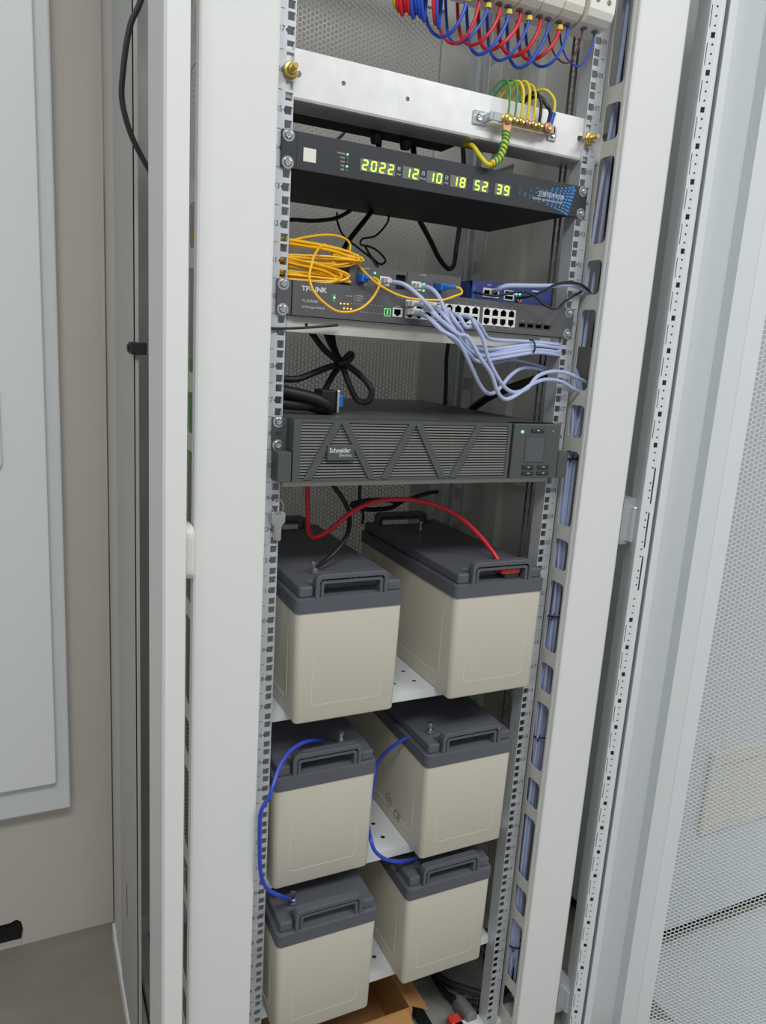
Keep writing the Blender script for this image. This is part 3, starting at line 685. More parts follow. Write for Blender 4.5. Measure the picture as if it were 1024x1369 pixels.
for x, z in ((-0.1529, 1.3313), (-0.1478, 1.3314), (-0.1427, 1.3315), (-0.1478, 1.3254), (-0.1427, 1.3255), (-0.1378, 1.3255)):
    part('indicator_led', MB().cyl((x, -0.0070, z), 0.0009, 0.0010, 'y', 8), M['ledo'], sw)

# ================================================================ media converters and router on top of the switch
ZS = 1.3556
def converter(x0, x1, y0, label, slots):
    t = thing('media_converter', label, 'media converter', ((x0 + x1) / 2, 0.06, ZS), 'media converters on the switch')
    z1 = ZS + 0.0275
    hs = []
    for kind, a, b, c, d in slots:
        if kind in ('rj', 'sc', 'dc'): hs.append(rect(a, b, c, d))
    part('case', MB().plate(rect(x0, x1, ZS, z1), hs, 0.0015, XZ(y0)).box(x0, x1, y0 + 0.011, y0 + 0.11, ZS, z1)
         .box(x0, x1, y0 + 0.0015, y0 + 0.011, ZS, ZS + 0.001).box(x0, x1, y0 + 0.0015, y0 + 0.011, z1 - 0.001, z1)
         .box(x0, x0 + 0.001, y0 + 0.0015, y0 + 0.011, ZS, z1).box(x1 - 0.001, x1, y0 + 0.0015, y0 + 0.011, ZS, z1), M['swt'], t)
    for kind, a, b, c, d in slots:
        if kind == 'rj':
            w, h = (b - a), (d - c); xc = (a + b) / 2
            part('port', MB().plate(rect(a, b, c, d), [rect(xc - w * .33, xc + w * .33, c + h * .22, d - h * .28)], 0.001, XZ(y0 - 0.0008)), M['white'], t)
            part('port_cavity', MB().box(a, b, y0 + 0.009, y0 + 0.0108, c, d), M['dark'], t)
        elif kind == 'led':
            part('indicator_led', MB().cyl(((a + b) / 2, y0 - 0.0009, (c + d) / 2), 0.0012, 0.0010, 'y', 8), M['ledg'], t)
        elif kind == 'sc':
            part('optical_port', MB().plate(rect(a - 0.001, b + 0.001, c - 0.001, d + 0.001), [rect(a + 0.001, b - 0.001, c + 0.001, d - 0.001)], 0.003, XZ(y0 - 0.0025)), M['router'], t)
        elif kind == 'dc':
            part('dark_bay', MB().box(a, b, y0 + 0.006, y0 + 0.0108, c, d), M['dark'], t)
    tm = MB()
    text_mb('POWER', 0.0026, x0 + 0.020, z1 - 0.003, y0 - 0.0003, mb=tm); text_mb('FIBER', 0.0026, x0 + 0.020, ZS + 0.0035, y0 - 0.0003, mb=tm)
    part('printed_lettering', tm, M['print_w'], t, kind='stuff')
    return t
YC = -0.002
converter(-0.1405, -0.0545, YC, 'grey media converter above the switch, nearer the yellow cable coil', [('sc', -0.1295, -0.1190, 1.3610, 1.3715), ('led', -0.1045, -0.1025, 1.3745, 1.3765), ('rj', -0.0955, -0.0810, 1.3600, 1.3725), ('dc', -0.0710, -0.0555, 1.3575, 1.3770)])
converter(-0.0535, 0.0330, YC, 'grey media converter above the switch, beside the blue router', [('rj', -0.0465, -0.0318, 1.3585, 1.3705), ('led', -0.0278, -0.0258, 1.3675, 1.3695), ('led', -0.0278, -0.0258, 1.3585, 1.3605), ('sc', -0.0095, 0.0010, 1.3600, 1.3705)])
ro = thing('router', 'dark blue network router lying on the switch beside the rail', 'router', (0.136, 0.08, ZS))
y0 = 0.016
part('case', MB().plate(rect(0.064, 0.209, ZS, 1.3835), [rect(0.0830, 0.1115, 1.3615, 1.3745), rect(0.1210, 0.1390, 1.3600, 1.3745)], 0.0015, XZ(y0)).box(0.064, 0.209, y0 + 0.012, y0 + 0.13, ZS, 1.3835)
     .box(0.064, 0.209, y0 + 0.0015, y0 + 0.012, 1.3825, 1.3835).box(0.064, 0.209, y0 + 0.0015, y0 + 0.012, ZS, ZS + 0.001), M['router'], ro)
part('port', MB().plate(rect(0.0830, 0.0970, 1.3615, 1.3745), [rect(0.0850, 0.0950, 1.3635, 1.3715)], 0.001, XZ(y0 - 0.0008)), M['clear'], ro)
part('port', MB().plate(rect(0.0975, 0.1115, 1.3615, 1.3745), [rect(0.0995, 0.1095, 1.3635, 1.3715)], 0.001, XZ(y0 - 0.0008)), M['clear'], ro)
part('usb_port', MB().plate(rect(0.1210, 0.1390, 1.3600, 1.3745), [rect(0.1225, 0.1375, 1.3613, 1.3665), rect(0.1225, 0.1375, 1.3682, 1.3734)], 0.001, XZ(y0 - 0.0008)), M['clear'], ro)
part('port_cavity', MB().box(0.083, 0.139, y0 + 0.009, y0 + 0.0118, 1.3600, 1.3745), M['dark'], ro)
for x, z in ((0.1020, 1.3735), (0.1430, 1.3705), (0.1495, 1.3705)):
    part('indicator_led', MB().cyl((x, y0 - 0.0012, z), 0.0013, 0.0012, 'y', 8), M['ledg'], ro)
part('power_socket', MB().lathe([(0.0018, -0.004), (0.0040, -0.004), (0.0044, 0.0)], (0.1480, y0, 1.3625), 'y', 12), M['brass'], ro)
tm = MB(); text_mb('LAN', 0.0034, 0.090, 1.3790, y0 - 0.0003, mb=tm); text_mb('WAN', 0.0034, 0.110, 1.3790, y0 - 0.0003, mb=tm); tm.box(0.172, 0.186, y0 - 0.0003, y0, 1.3770, 1.3785)
part('printed_lettering', tm, M['print_w'], ro, kind='stuff')
part('blue_stripe', MB().box(0.0655, 0.0690, y0 - 0.0003, y0, 1.3580, 1.3760), M['fblue'], ro)

# ================================================================ UPS
up = thing('power_unit', 'charcoal two-unit power supply with slatted front and zigzag bars', 'power supply', (0, 0.2, 1.0915))
za, zb = 1.0925, 1.1780
YU = -0.030
part('body', MB().box(-0.2180, 0.2180, 0.0, 0.43, za, zb - 0.001), M['upstop'], up, bevel=0.0015)
part('bezel', MB().plate(rect(-0.2200, 0.1270, za + 0.001, zb), [rect(-0.2095, 0.1210, za + 0.0055, zb - 0.0045)], 0.008, XZ(YU)).box(-0.2200, -0.2185, YU + 0.008, -0.0005, za + 0.001, zb).box(-0.2185, 0.2180, YU + 0.008, -0.0005, zb - 0.002, zb).box(-0.2185, 0.2180, YU + 0.008, -0.0005, za + 0.001, za + 0.003), M['ups'], up, bevel=0.0006)
part('inner_panel', MB().box(-0.2180, 0.1290, -0.006, -0.0006, za + 0.004, zb - 0.003), M['dark'], up)
NS = 19
for i in range(NS):
    z = za + 0.0080 + (zb - za - 0.0145) * i / (NS - 1)
    part('slat', MB().box(-0.2097, 0.1212, YU + 0.0015, YU + 0.0070, z - 0.0011, z + 0.0011), M['slat'], up)
for xm in (-0.1530, -0.1035, -0.0150, 0.0250, 0.0880):
    part('grille_strut', MB().box(xm - 0.0008, xm + 0.0008, YU + 0.004, YU + 0.008, za + 0.004, zb - 0.004), M['ups'], up)
for xt, xb_ in ((-0.1575, -0.1985), (-0.1480, -0.1020), (-0.0430, -0.0830), (-0.0340, 0.0110), (0.0690, 0.0290)):
    zt_, zl_ = zb - 0.003, za + 0.004
    w = 0.0058
    part('diagonal_bar', MB().prism([(xb_ - w, zl_), (xb_ + w, zl_), (xt + w, zt_), (xt - w, zt_)], YU - 0.0015, YU + 0.0030, lambda p, q, r: (p, r, q)), M['ups'], up, bevel=0.0005)
lg = part('logo_plate', MB().prism(rrect(-0.1725, -0.1330, 1.1235, 1.1445, 0.001), YU - 0.0045, YU + 0.002, lambda p, q, r: (p, r, q)), M['ups'], up, bevel=0.0006)
tm = MB(); text_mb('Schneider', 0.0090, -0.1702, 1.1373, YU - 0.0049, mb=tm, sx=0.86, bold=0.00022); text_mb('Electric', 0.0060, -0.1555, 1.1308, YU - 0.0049, mb=tm)
part('logo_lettering', tm, M['print_w'], lg)
part('panel_gap', MB().box(0.1268, 0.1310, YU + 0.004, -0.0005, za + 0.001, zb - 0.0005), M['dark'], up)
pn = part('control_panel', MB().prism(rrect(0.1310, 0.2195, za + 0.001, zb, 0.002), YU - 0.001, -0.0005, lambda p, q, r: (p, r, q)), M['ups'], up, bevel=0.001)
part('display_frame', MB().plate(rrect(0.1540, 0.1925, 1.1190, 1.1605, 0.002), [rect(0.1560, 0.1905, 1.1210, 1.1585)], 0.001, XZ(YU - 0.002)), M['ups'], pn)
part('display', MB().box(0.1555, 0.1910, YU - 0.0014, YU - 0.0008, 1.1205, 1.1590), M['screen'], pn)
part('indicator_led', MB().cyl((0.1462, YU - 0.0022, 1.1660), 0.0020, 0.0014, 'y', 12), M['ledg'], pn)
for xx, zz, w in ((0.1745, 1.1685, 0.0235), (0.1630, 1.1115, 0.0215), (0.1920, 1.1115, 0.0215), (0.1635, 1.1020, 0.0215), (0.1925, 1.1020, 0.0215)):
    b_ = part('button', MB().prism(rrect(xx - w / 2, xx + w / 2, zz - 0.0028, zz + 0.0028, 0.0012), YU - 0.0032, YU - 0.0009, lambda p, q, r: (p, r, q)), M['upsdark'], pn, bevel=0.0006)
    part('button_mark', MB().box(xx - 0.002, xx + 0.002, YU - 0.0035, YU - 0.0031, zz - 0.0006, zz + 0.0006), M['print_w'], b_)
part('warning_mark', MB().prism([(0.2035, 1.1670), (0.2060, 1.1670), (0.20475, 1.1692)], YU - 0.0013, YU - 0.0010, lambda p, q, r: (p, r, q)), M['print_w'], pn)
for s in (-1, 1):
    x0, x1 = sorted((s * 0.2203, s * 0.2413))
    part('rack_ear', MB().plate(rect(x0, x1, 1.1342, zb - 0.0005), [rrect(s * 0.2325 - 0.004, s * 0.2325 + 0.004, zc(26) - 0.0025, zc(26) + 0.0025, 0.002)], 0.002, XZ(-0.003)), M['ups'], up)
    part('ear_handle', MB().prism(rrect(s * 0.2310 - 0.0095, s * 0.2310 + 0.0095, za + 0.001, 1.1342, 0.0015), YU, -0.001, lambda p, q, r: (p, r, q)), M['ups'], up, bevel=0.001)
    for q in (-1, 1):
        if s < 0 or q > 0: screw(up, s * 0.2325, zc(26) + q * H, -0.003)

# ================================================================ earth rail with busbar at the top
gr = thing('earth_rail', 'galvanised steel crossbar with copper earth terminals', 'crossbar', (0, 0.03, 1.57))
za, zb = 1.5700, 1.6265
def slot(cx, cz, l, r): return [(cx + l * math.copysign(1, math.cos(a)) * (abs(math.cos(a)) > 1e-6) + r * math.cos(a), cz + r * math.sin(a)) for a in [math.radians(d) for d in range(15, 375, 30)]]
part('channel_face', MB().plate(rect(-0.2620, 0.2620, za + 0.004, zb), [slot(-0.2270, zc(36), 0.0065, 0.0042), slot(0.2270, zc(36), 0.0065, 0.0042), ngon(-0.1600, 1.6015, 0.0030, 12), ngon(-0.0680, 1.6005, 0.0030, 12)], 0.002, XZ(0.0035)), M['galv'], gr)
part('lower_flange', MB().prism([(0.0035, za + 0.004), (0.0045, za + 0.0012), (0.0075, za), (0.055, za), (0.055, za + 0.002), (0.0075, za + 0.002), (0.0055, za + 0.004)], -0.262, 0.262, lambda p, q, r: (r, p, q)), M['galv'], gr)
part('upper_flange', MB().box(-0.262, 0.262, 0.0035, 0.055, zb, zb + 0.002), M['galv'], gr)
for s in (-1, 1):
    b_ = part('bolt', MB().lathe([(0.0, -0.024), (0.0030, -0.024), (0.0034, -0.023), (0.0034, -0.013), (0.0, -0.013)], (s * 0.2325, 0, zc(36)), 'y', 14), M['brass'], gr, smooth=True)
    part('nut', MB().lathe([(0, -0.013), (0.0056, -0.013), (0.0064, -0.012), (0.0064, -0.007), (0.0088, -0.0065), (0.0098, -0.005), (0.0098, -0.001), (0.0, -0.001)], (s * 0.2325, 0, zc(36)), 'y', 6 if s > 0 else 14), M['brass'], b_)
bb = part('busbar', MB().box(0.0700, 0.1640, -0.012, -0.006, 1.5935, 1.6035), M['brass'], gr, bevel=0.0008)
for x0, x1, sx in ((0.0335, 0.0560, 0.0430), (0.1620, 0.1760, 0.1690)):
    part('busbar_bracket', MB().box(x0, x1, 0.001, 0.0035, 1.5880, 1.6060).box(*((0.052, 0.0575) if x0 < 0.1 else (0.1605, 0.1640)), -0.012, 0.0035, 1.5930, 1.6045).box(*((0.0575, 0.0705) if x0 < 0.1 else (0.1600, 0.1620)), -0.0125, -0.0105, 1.5930, 1.6045), M['chrome'], gr, bevel=0.0008)
    screw(gr, sx, 1.5970, 0.001)
XS = [0.0800, 0.0915, 0.1020, 0.1125, 0.1230, 0.1335, 0.1480]
for i, x in enumerate(XS):
    r = 0.0075 if i in (0, 6) else 0.0052
    part('terminal_screw', MB().lathe([(0, -0.0085), (r * .5, -0.0088), (r * .55, -0.007), (r * .85, -0.006), (r, -0.003), (r, 0), (0, 0)], (x, -0.012, 1.5985), 'y', 14), M['copper'] if i in (3, 6) else M['brass'], gr, smooth=True)
part('cable_lug', MB().prism([(0.0735, 1.602), (0.0735, 1.588), (0.0750, 1.578), (0.0835, 1.578), (0.0870, 1.588), (0.0870, 1.602)], -0.0145, -0.0122, lambda p, q, r: (p, r, q)), M['copper'], gr, bevel=0.0006)
def cable(name, path, r, m, label, cat='cable', group=None, n=8, smooth=5):
    return solo(name, MB().tube(path, r, n, smooth), M[m], label, cat, group, smooth=True)
# earth wires looping over the rail
EW = [('wgrn', 0.0800, 1.650, 0.0014, 'thin green earth wire on the first terminal of the crossbar'), ('wgrn', 0.0915, 1.652, 0.0015, 'green earth wire on the second terminal of the crossbar'), ('wyel', 0.1020, 1.652, 0.0022, 'thick yellow earth wire on the third terminal of the crossbar'),
      ('wyel', 0.1125, 1.654, 0.0022, 'thick yellow earth wire on the fourth terminal of the crossbar'), ('wyel', 0.1230, 1.652, 0.0017, 'pale yellow earth wire on the fifth terminal of the crossbar'), ('black', 0.1335, 1.644, 0.0022, 'black earth wire on the sixth terminal of the crossbar'),
      ('black', 0.1440, 1.640, 0.0026, 'thick black wire beside the blue-sleeved earth wire'), ('wyel', 0.1520, 1.650, 0.0022, 'yellow earth wire with a blue crimp sleeve')]
for i, (m_, x, zt, r, lb) in enumerate(EW):
    dx = 0.008 + 0.001 * (i % 3)
    P_ = [(x, -0.0135, 1.604), (x, -0.0145, 1.618), (x - 0.0005, -0.013, zt - 0.012), (x - dx * 0.55, -0.004, zt), (x - dx * 1.3, 0.012, zt - 0.008), (x - dx * 1.9, 0.030, zt - 0.028), (x - dx * 2.2, 0.045, 1.600)]
    if i >= 6: P_ = [(0.1485 + (i - 6) * 0.004, -0.0135, 1.604), (0.150 + (i - 6) * 0.006, -0.0145, 1.620), (x + (i - 6) * 0.004, -0.012, zt - 0.012), (x - 0.008, -0.004, zt), (x - 0.020, 0.012, zt - 0.004), (x - 0.030, 0.03, zt - 0.022), (x - 0.033, 0.045, 1.60)]
    o = cable('earth_wire', P_, r, m_, lb, 'wire', 'earth wires on the busbar')
    if i == 7: part('crimp_sleeve', MB().tube([P_[0], (P_[1][0], P_[1][1], P_[1][2] - 0.0005)], 0.0036, 10, 1), M['blue'], o)
ge = thing('earth_cable', 'thick yellow and green striped earth cable hanging from the copper lug', 'cable', (0.07, -0.012, 1.535))
gp = [(0.0793, -0.0135, 1.583), (0.0790, -0.0150, 1.572), (0.0760, -0.0155, 1.558), (0.0700, -0.0155, 1.5455), (0.0600, -0.015, 1.5368), (0.0520, -0.013, 1.5365), (0.0440, -0.005, 1.5480), (0.0410, 0.010, 1.5620), (0.0400, 0.030, 1.5675)]
part('sheath', MB().tube(gp[3:], 0.0033, 10, 5), M['wyel'], ge, smooth=True)
part('wrapped_end', MB().tube(gp[:5], 0.0050, 12, 5), M['wyel'], ge, smooth=True)
for k in range(9):
    t = 0.25 + k * 0.43; i = min(3, int(t)); f = t - i
    a, b = Vector(gp[i]), Vector(gp[i + 1]); c = a.lerp(b, f); d = (b - a).normalized(); u = Vector((0, 1, 0)); w = d.cross(u).normalized()
    ring = [c + d * (0.0022 * math.sin(2 * math.pi * q / 12)) + (u * math.cos(2 * math.pi * q / 12) + w * math.sin(2 * math.pi * q / 12)) * 0.0048 for q in range(12)]
    part('green_stripe', MB().tube(ring, 0.0016, 5, 1, closed=True), M['wgrn'], ge, smooth=True)

# power strip behind the crossbar
pst = thing('power_strip', 'black power strip tucked behind the galvanised crossbar', 'power strip', (-0.1, 0.085, 1.572))
part('strip_body', MB().box(-0.22, 0.045, 0.062, 0.105, 1.5722, 1.610), M['clkbody'], pst, bevel=0.002)
for x in (-0.075, -0.028): part('socket', MB().lathe([(0, -0.012), (0.007, -0.012), (0.009, -0.002), (0.009, 0), (0, 0)], (x, 0.083, 1.5722), 'z', 12), M['black'], pst)

# ================================================================ circuit breakers across the top
BU = 0.018
bk = thing('mounting_bar', 'metal mounting bar behind the row of circuit breakers', 'bar', (0, 0.03, 1.765))
part('bar', MB().box(-0.262, 0.262, 0.010, 0.013, 1.785, 1.820), M['galv'], bk)
def breaker(x, w, y, label, m_):
    t = thing('circuit_breaker', label, 'circuit breaker', (x + w / 2, y + 0.03, 1.712 + BU), 'circuit breakers along the top')
    pr = [(0.008, 1.712), (-0.030, 1.716), (-0.038, 1.722), (-0.042, 1.730), (-0.044, 1.768), (-0.060, 1.776), (-0.060, 1.806), (-0.046, 1.814), (-0.046, 1.845), (0.008, 1.850)]
    part('housing', MB().prism([(p + y, q + BU) for p, q in pr], x + 0.0004, x + w - 0.0004, lambda p, q, r: (r, p, q)), M[m_], t, bevel=0.0008)
    for k in range(2):
        xc = x + w * (0.28 + 0.44 * k)
        part('terminal_hole', MB().cyl((xc, y - 0.0434, 1.742 + BU), 0.0034, 0.0012, 'y', 12), M['grey'], t)
        part('cable_entry', MB().box(xc - 0.0032, xc + 0.0032, y - 0.022, y - 0.014, 1.7125 + BU, 1.7145 + BU), M['grey'], t)
    part('toggle', MB().box(x + w * .2, x + w * .8, y - 0.068, y - 0.059, 1.785 + BU, 1.797 + BU), M['black'], t, bevel=0.001)
    return t
ORD = ['first', 'second', 'third', 'fourth', 'fifth', 'sixth', 'seventh', 'eighth']
for i in range(7):
    x = -0.062 + 0.0330 * i
    breaker(x, 0.0325, -0.002, 'cream two-pole circuit breaker beside the wide white end breaker' if i == 6 else 'white two-pole circuit breaker, %s from the right end of the row' % ORD[7 - i], 'cream' if i == 6 else 'white')
breaker(0.1735, 0.0440, -0.006, 'wide white circuit breaker at the right end of the row', 'white')
rw = random.Random(4)
for i in range(3, 14):
    x = -0.060 + 0.0330 * (i // 2) + 0.0092 + 0.0143 * (i % 2)
    col = 'red' if i % 2 == 0 else 'blue'
    dz = 0.016 * rw.random(); sx = 0.010 * rw.random(); r_ = rw.choice((0.0021, 0.0024, 0.0027))
    zb_ = 1.686
    P_ = [(x, -0.018, 1.719 + BU), (x - 0.001, -0.021, 1.722), (x - 0.006 - sx * .3, -0.022, 1.706 - dz * .4), (x - 0.014 - sx, -0.016, zb_ + 0.004 - dz), (x - 0.023 - sx, 0.000, zb_ - dz), (x - 0.032 - sx * .6, 0.014, zb_ + 0.010 - dz * .6), (x - 0.037, 0.024, 1.716), (x - 0.038, 0.030, 1.748), (x - 0.038, 0.032, 1.775)]
    n_ = (13 - i) // 2 if col == 'blue' else (12 - i) // 2
    cable('breaker_wire', P_, r_, col, '%s wire looping below the breakers, %s %s one from the right' % (col, ORD[n_ + (1 if col == 'blue' else 0)], col), 'wire', '%s wires below the breakers' % col, n=7)
for j, (x, col, lb) in enumerate(((0.1845, 'brown', 'thin brown wire looping below the right-hand end breaker'), (0.2060, 'blue', 'thin blue wire looping below the right-hand end breaker'))):
    P_ = [(x, -0.022, 1.715 + BU), (x - 0.002, -0.024, 1.716), (x - 0.008, -0.022, 1.698), (x - 0.016, -0.018, 1.686), (x - 0.024, -0.010, 1.690), (x - 0.028, 0.004, 1.706), (x - 0.030, 0.016, 1.732), (x - 0.031, 0.02, 1.77)]
    cable('breaker_wire', P_, 0.0013, col, lb, 'wire', n=7)
cnt = {'wyel': 0, 'red': 0, 'blue': 0}
for i in range(11):
    col = ['wyel', 'red', 'red', 'red', 'red', 'blue', 'blue', 'blue', 'blue', 'red', 'blue'][i]
    x = -0.112 + 0.0052 * i + (0.012 if i > 8 else 0); dz = 0.003 * (i % 3) + (0.006 if i > 8 else 0)
    P_ = [(x + 0.001, -0.020, 1.81), (x - 0.001, -0.022, 1.755), (x, -0.021, 1.722 - dz), (x + 0.006, -0.016, 1.702 - dz), (x + 0.014, -0.006, 1.699 - dz), (x + 0.021, 0.006, 1.712), (x + 0.024, 0.012, 1.76), (x + 0.025, 0.014, 1.81)]
    lb = {'wyel': 'yellow wire at the left end of the looped wire cluster', 'red': 'red wire in the looped cluster left of the breakers, %s red one from the left', 'blue': 'blue wire in the looped cluster left of the breakers, %s blue one from the left'}[col]
    if '%s' in lb: lb = lb % ORD[cnt[col]]
    cnt[col] += 1
    cable('cluster_wire', P_, 0.0024, col, lb, 'wire', {'red': 'red cluster wires', 'blue': 'blue cluster wires'}.get(col), n=7)
for k, i in enumerate((1, 2, 3, 4, 6)):
    x = -0.060 + 0.0330 * i + 0.0092 + (0.0 if i == 6 else 0.0143)
    solo('wire_marker', MB().lathe([(0.0026, 0.0), (0.0046, 0.0), (0.0046, 0.0055), (0.0026, 0.0055)], (x, -0.020, 1.7225), 'z', 10), M['wyel'], 'yellow ring marker under the %s breaker from the left' % ORD[i], 'wire marker', 'yellow wire markers')

# ================================================================ patch cables
ETH = {'e_L1': 'light blue patch cable making the leftmost low loop', 'e_L2': 'light blue patch cable hanging in the lowest loop', 'e_L3': 'light blue patch cable in the low loop entering the duct slot',
       'e_M1': 'light blue patch cable on top of the sideways bundle', 'e_M2': 'light blue patch cable plugged into the converter beside the router', 'e_M3': 'light blue patch cable plugged into the left media converter',
       'e_M4': 'light blue patch cable running lowest behind the sideways bundle', 'e_M5': 'light blue patch cable second from the top of the sideways bundle', 'e_M6': 'light blue patch cable in the middle of the sideways bundle'}
duct_i = 0
def duct_run(P_, zz, k, zend=0.05):
    while zz > zend:
        P_.append((0.2710 + 0.0052 * (k % 4) + 0.0022 * math.sin(zz * 9 + k), 0.0010 + 0.0062 * (k // 3) + 0.0030 * math.sin(zz * 7 + k * 2), zz)); zz -= 0.10
    return P_
for k, lb in ETH.items():
    P_ = list(PATHS[k])
    a = Vector(P_[0])
    yplug = -0.006 if k not in ('e_M2', 'e_M3') else -0.004
    if k in ('e_L2', 'e_L3'):
        P_ = P_ + [(0.281, -0.004, P_[-1][2] - 0.016)]
    elif k in ('e_L1', 'e_M4'):
        P_ = P_ + [(0.258, 0.022, P_[-1][2] - 0.006)]
    else:
        P_ = [(x, min(y, -0.004 - 0.004 * (duct_i % 3)) if x < 0.205 else y, z) for x, y, z in P_ if x < 0.215]
        P_ = P_ + [(0.2235, 0.002, P_[-1][2] - 0.001), (0.232, 0.0085, P_[-1][2] - 0.002), (0.250, 0.014, P_[-1][2] - 0.008), (0.262, 0.018, P_[-1][2] - 0.02)]
    P_ = duct_run(P_, P_[-1][2] - 0.06, duct_i)
    t = thing('patch_cable', lb, 'cable', P_[0], 'light blue patch cables')
    part('cable', MB().tube([(a.x, yplug - 0.004, a.z)] + P_[1:], 0.0029, 8, 4), M['eth'], t, smooth=True)
    part('plug', MB().box(a.x - 0.0050, a.x + 0.0050, yplug - 0.012, yplug - 0.001, a.z - 0.0036, a.z + 0.0036).box(a.x - 0.0035, a.x + 0.0035, yplug - 0.018, yplug - 0.012, a.z - 0.003, a.z + 0.003), M['clear'], t, bevel=0.0006)
    duct_i += 1
# more cables in the upper part of the duct
for j in range(3):
    P_ = []; zz = 1.93
    while zz > 1.25:
        P_.append((0.274 + 0.008 * j + 0.004 * math.sin(zz * 8 + j), 0.004 + 0.007 * (j % 2) + 0.006 * math.sin(zz * 6 + 2 * j), zz)); zz -= 0.09
    cable('duct_cable', P_, 0.0030, 'eth' if j != 2 else 'black', ['light blue cable nearest the camera in the upper right duct', 'light blue cable deeper inside the upper right duct', 'black cable inside the upper right duct'][j], 'cable')
for j, zt in enumerate((1.148, 1.119, 0.845, 0.617, 0.178)):
    ring = [(0.279 + 0.014 * math.cos(a), 0.008 + 0.016 * math.sin(a), zt + 0.001 * math.cos(3 * a)) for a in [2 * math.pi * q / 14 for q in range(14)]]
    solo('cable_tie', MB().tube(ring, 0.0015, 6, 1, closed=True).tube([(0.268, -0.002, zt), (0.265, -0.008, zt - 0.004), (0.2655, -0.012, zt + 0.010)], 0.0009, 5, 3), M['black'], 'black cable tie round the duct cables, %s from the top' % ['first', 'second', 'third', 'fourth', 'fifth'][j], 'cable tie', 'black cable ties in the duct')
cy = PATHS['e_M5'][6]
solo('cable_tie', MB().tube([(0.163, -0.0055 + 0.013 * math.cos(a), 1.2925 + 0.0115 * math.sin(a)) for a in [2 * math.pi * q / 14 for q in range(14)]], 0.0013, 6, 1, closed=True), M['black'], 'black cable tie round the sideways patch cable bundle', 'cable tie')
t = cable('router_cable', PATHS['r_eth'] + [(0.285, -0.006, 1.345), (0.290, -0.01, 1.28), (0.288, -0.012, 1.20)], 0.0034, 'eth', 'light blue cable running from the blue router into the duct')
cable('router_power_lead', PATHS['r_blk1'] + [(0.288, 0.0, 1.35), (0.292, -0.004, 1.30)], 0.0018, 'black', 'thin black lead arching from the router socket to the duct')
cable('router_aerial_lead', PATHS['r_blk2'], 0.0018, 'black', 'thin black lead sagging in front of the blue router')

# ================================================================ yellow fibre cables
def coil(cx, cz, ax, az, n, seed, tilt):
    rnd = random.Random(seed); P_ = []
    for i in range(n * 8):
        a = 2 * math.pi * i / 8
        if i % 8 == 0: ja, jz = rnd.uniform(-0.016, 0.004), rnd.uniform(-0.35, 0.25); js = rnd.uniform(-0.004, 0.004)
        x = cx + (ax + ja) * math.cos(a); z = cz + js + az * (1 + jz) * math.sin(a) + tilt * (x - cx)
        y = 0.024 - 0.30 * (x + 0.25) if x > -0.25 else 0.024
        P_.append((x, y + rnd.uniform(-0.007, 0.007), z + rnd.uniform(-0.0015, 0.0015)))
    return P_
pa = coil(-0.235, 1.3940, 0.106, 0.0120, 10, 3, -0.04)
pb = coil(-0.240, 1.3720, 0.098, 0.0085, 12, 5, -0.08)
def sc_plug(t, x, y, z, length, boot):
    part('connector', MB().box(x - 0.0046, x + 0.0046, y, y + length, z - 0.0042, z + 0.0042), M['fblue'], t, bevel=0.0008)
t = thing('fibre_cable', 'yellow fibre cable from the upper coil crossing to the converter by the router', 'cable', (-0.2, 0.03, 1.36), 'yellow fibre cables')
part('cable', MB().tube(pa + PATHS['y_top'][::-1][:1] + PATHS['y_right'], 0.0016, 6, 4), M['yel'], t, smooth=True)
e = PATHS['y_right'][-1]
part('connector', MB().prism(rrect(-0.0090, 0.0008, 1.3606, 1.3700, 0.0008), -0.020, -0.004, lambda p, q, r: (p, r, q)), M['fblue'], t, bevel=0.0008)
part('boot', MB().tube([(-0.004, -0.019, 1.3655), (0.000, -0.025, 1.3660), (0.009, -0.030, 1.3665)], 0.0032, 8, 3), M['fblue'], t, smooth=True)
t = thing('fibre_cable', 'yellow fibre cable hanging in a round loop over the switch front', 'cable', (-0.2, 0.0, 1.32), 'yellow fibre cables')
part('cable', MB().tube(pb + PATHS['y_loop'], 0.0016, 6, 4), M['yel'], t, smooth=True)
part('connector', MB().prism(rrect(-0.1290, -0.1195, 1.3615, 1.3710, 0.0008), -0.018, -0.004, lambda p, q, r: (p, r, q)), M['fblue'], t, bevel=0.0008)
part('boot', MB().tube([(-0.1240, -0.017, 1.3665), (-0.1215, -0.021, 1.3668), (-0.1150, -0.022, 1.3672)], 0.0030, 8, 3), M['fblue'], t, smooth=True)
t = cable('fibre_cable', [(-0.30, 0.035, 1.395), (-0.26, 0.028, 1.400)] + PATHS['y_top'], 0.0016, 'yel', 'single yellow fibre strand arching above the coil', 'cable', 'yellow fibre cables', n=6)

# ================================================================ black leads behind the equipment
KB = {'k1': (0.0042, 'black lead dropping from the left socket of the power strip'), 'k2': (0.0045, 'black lead dropping from the right socket of the power strip'), 'k3': (0.0022, 'thin black lead slanting down to the clock at left'),
      'k4': (0.0045, 'black lead curving in a deep hook behind the clock'), 'k5': (0.0030, 'black lead lying level above the yellow coil'), 'k6': (0.0040, 'black lead slanting down behind the yellow coil'),
      'k7': (0.0016, 'thin black lead slanting down to the media converter'), 'k8': (0.0016, 'thin black lead tied in a small bow above the converters'), 'k9': (0.0040, 'black lead running down the rear rail'),
      'u1': (0.0045, 'thick black lead looped in a bow above the power unit'), 'u2': (0.0045, 'black lead dropping through the knot to the power unit'), 'u3': (0.0048, 'thick black lead entering from the left rail into the knot'), 'u4': (0.0075, 'thick black hose rising to the right above the power unit')}
for k, (r, lb) in KB.items():
    cable('black_lead', PATHS[k], r, 'black', lb, 'cable', 'black leads')
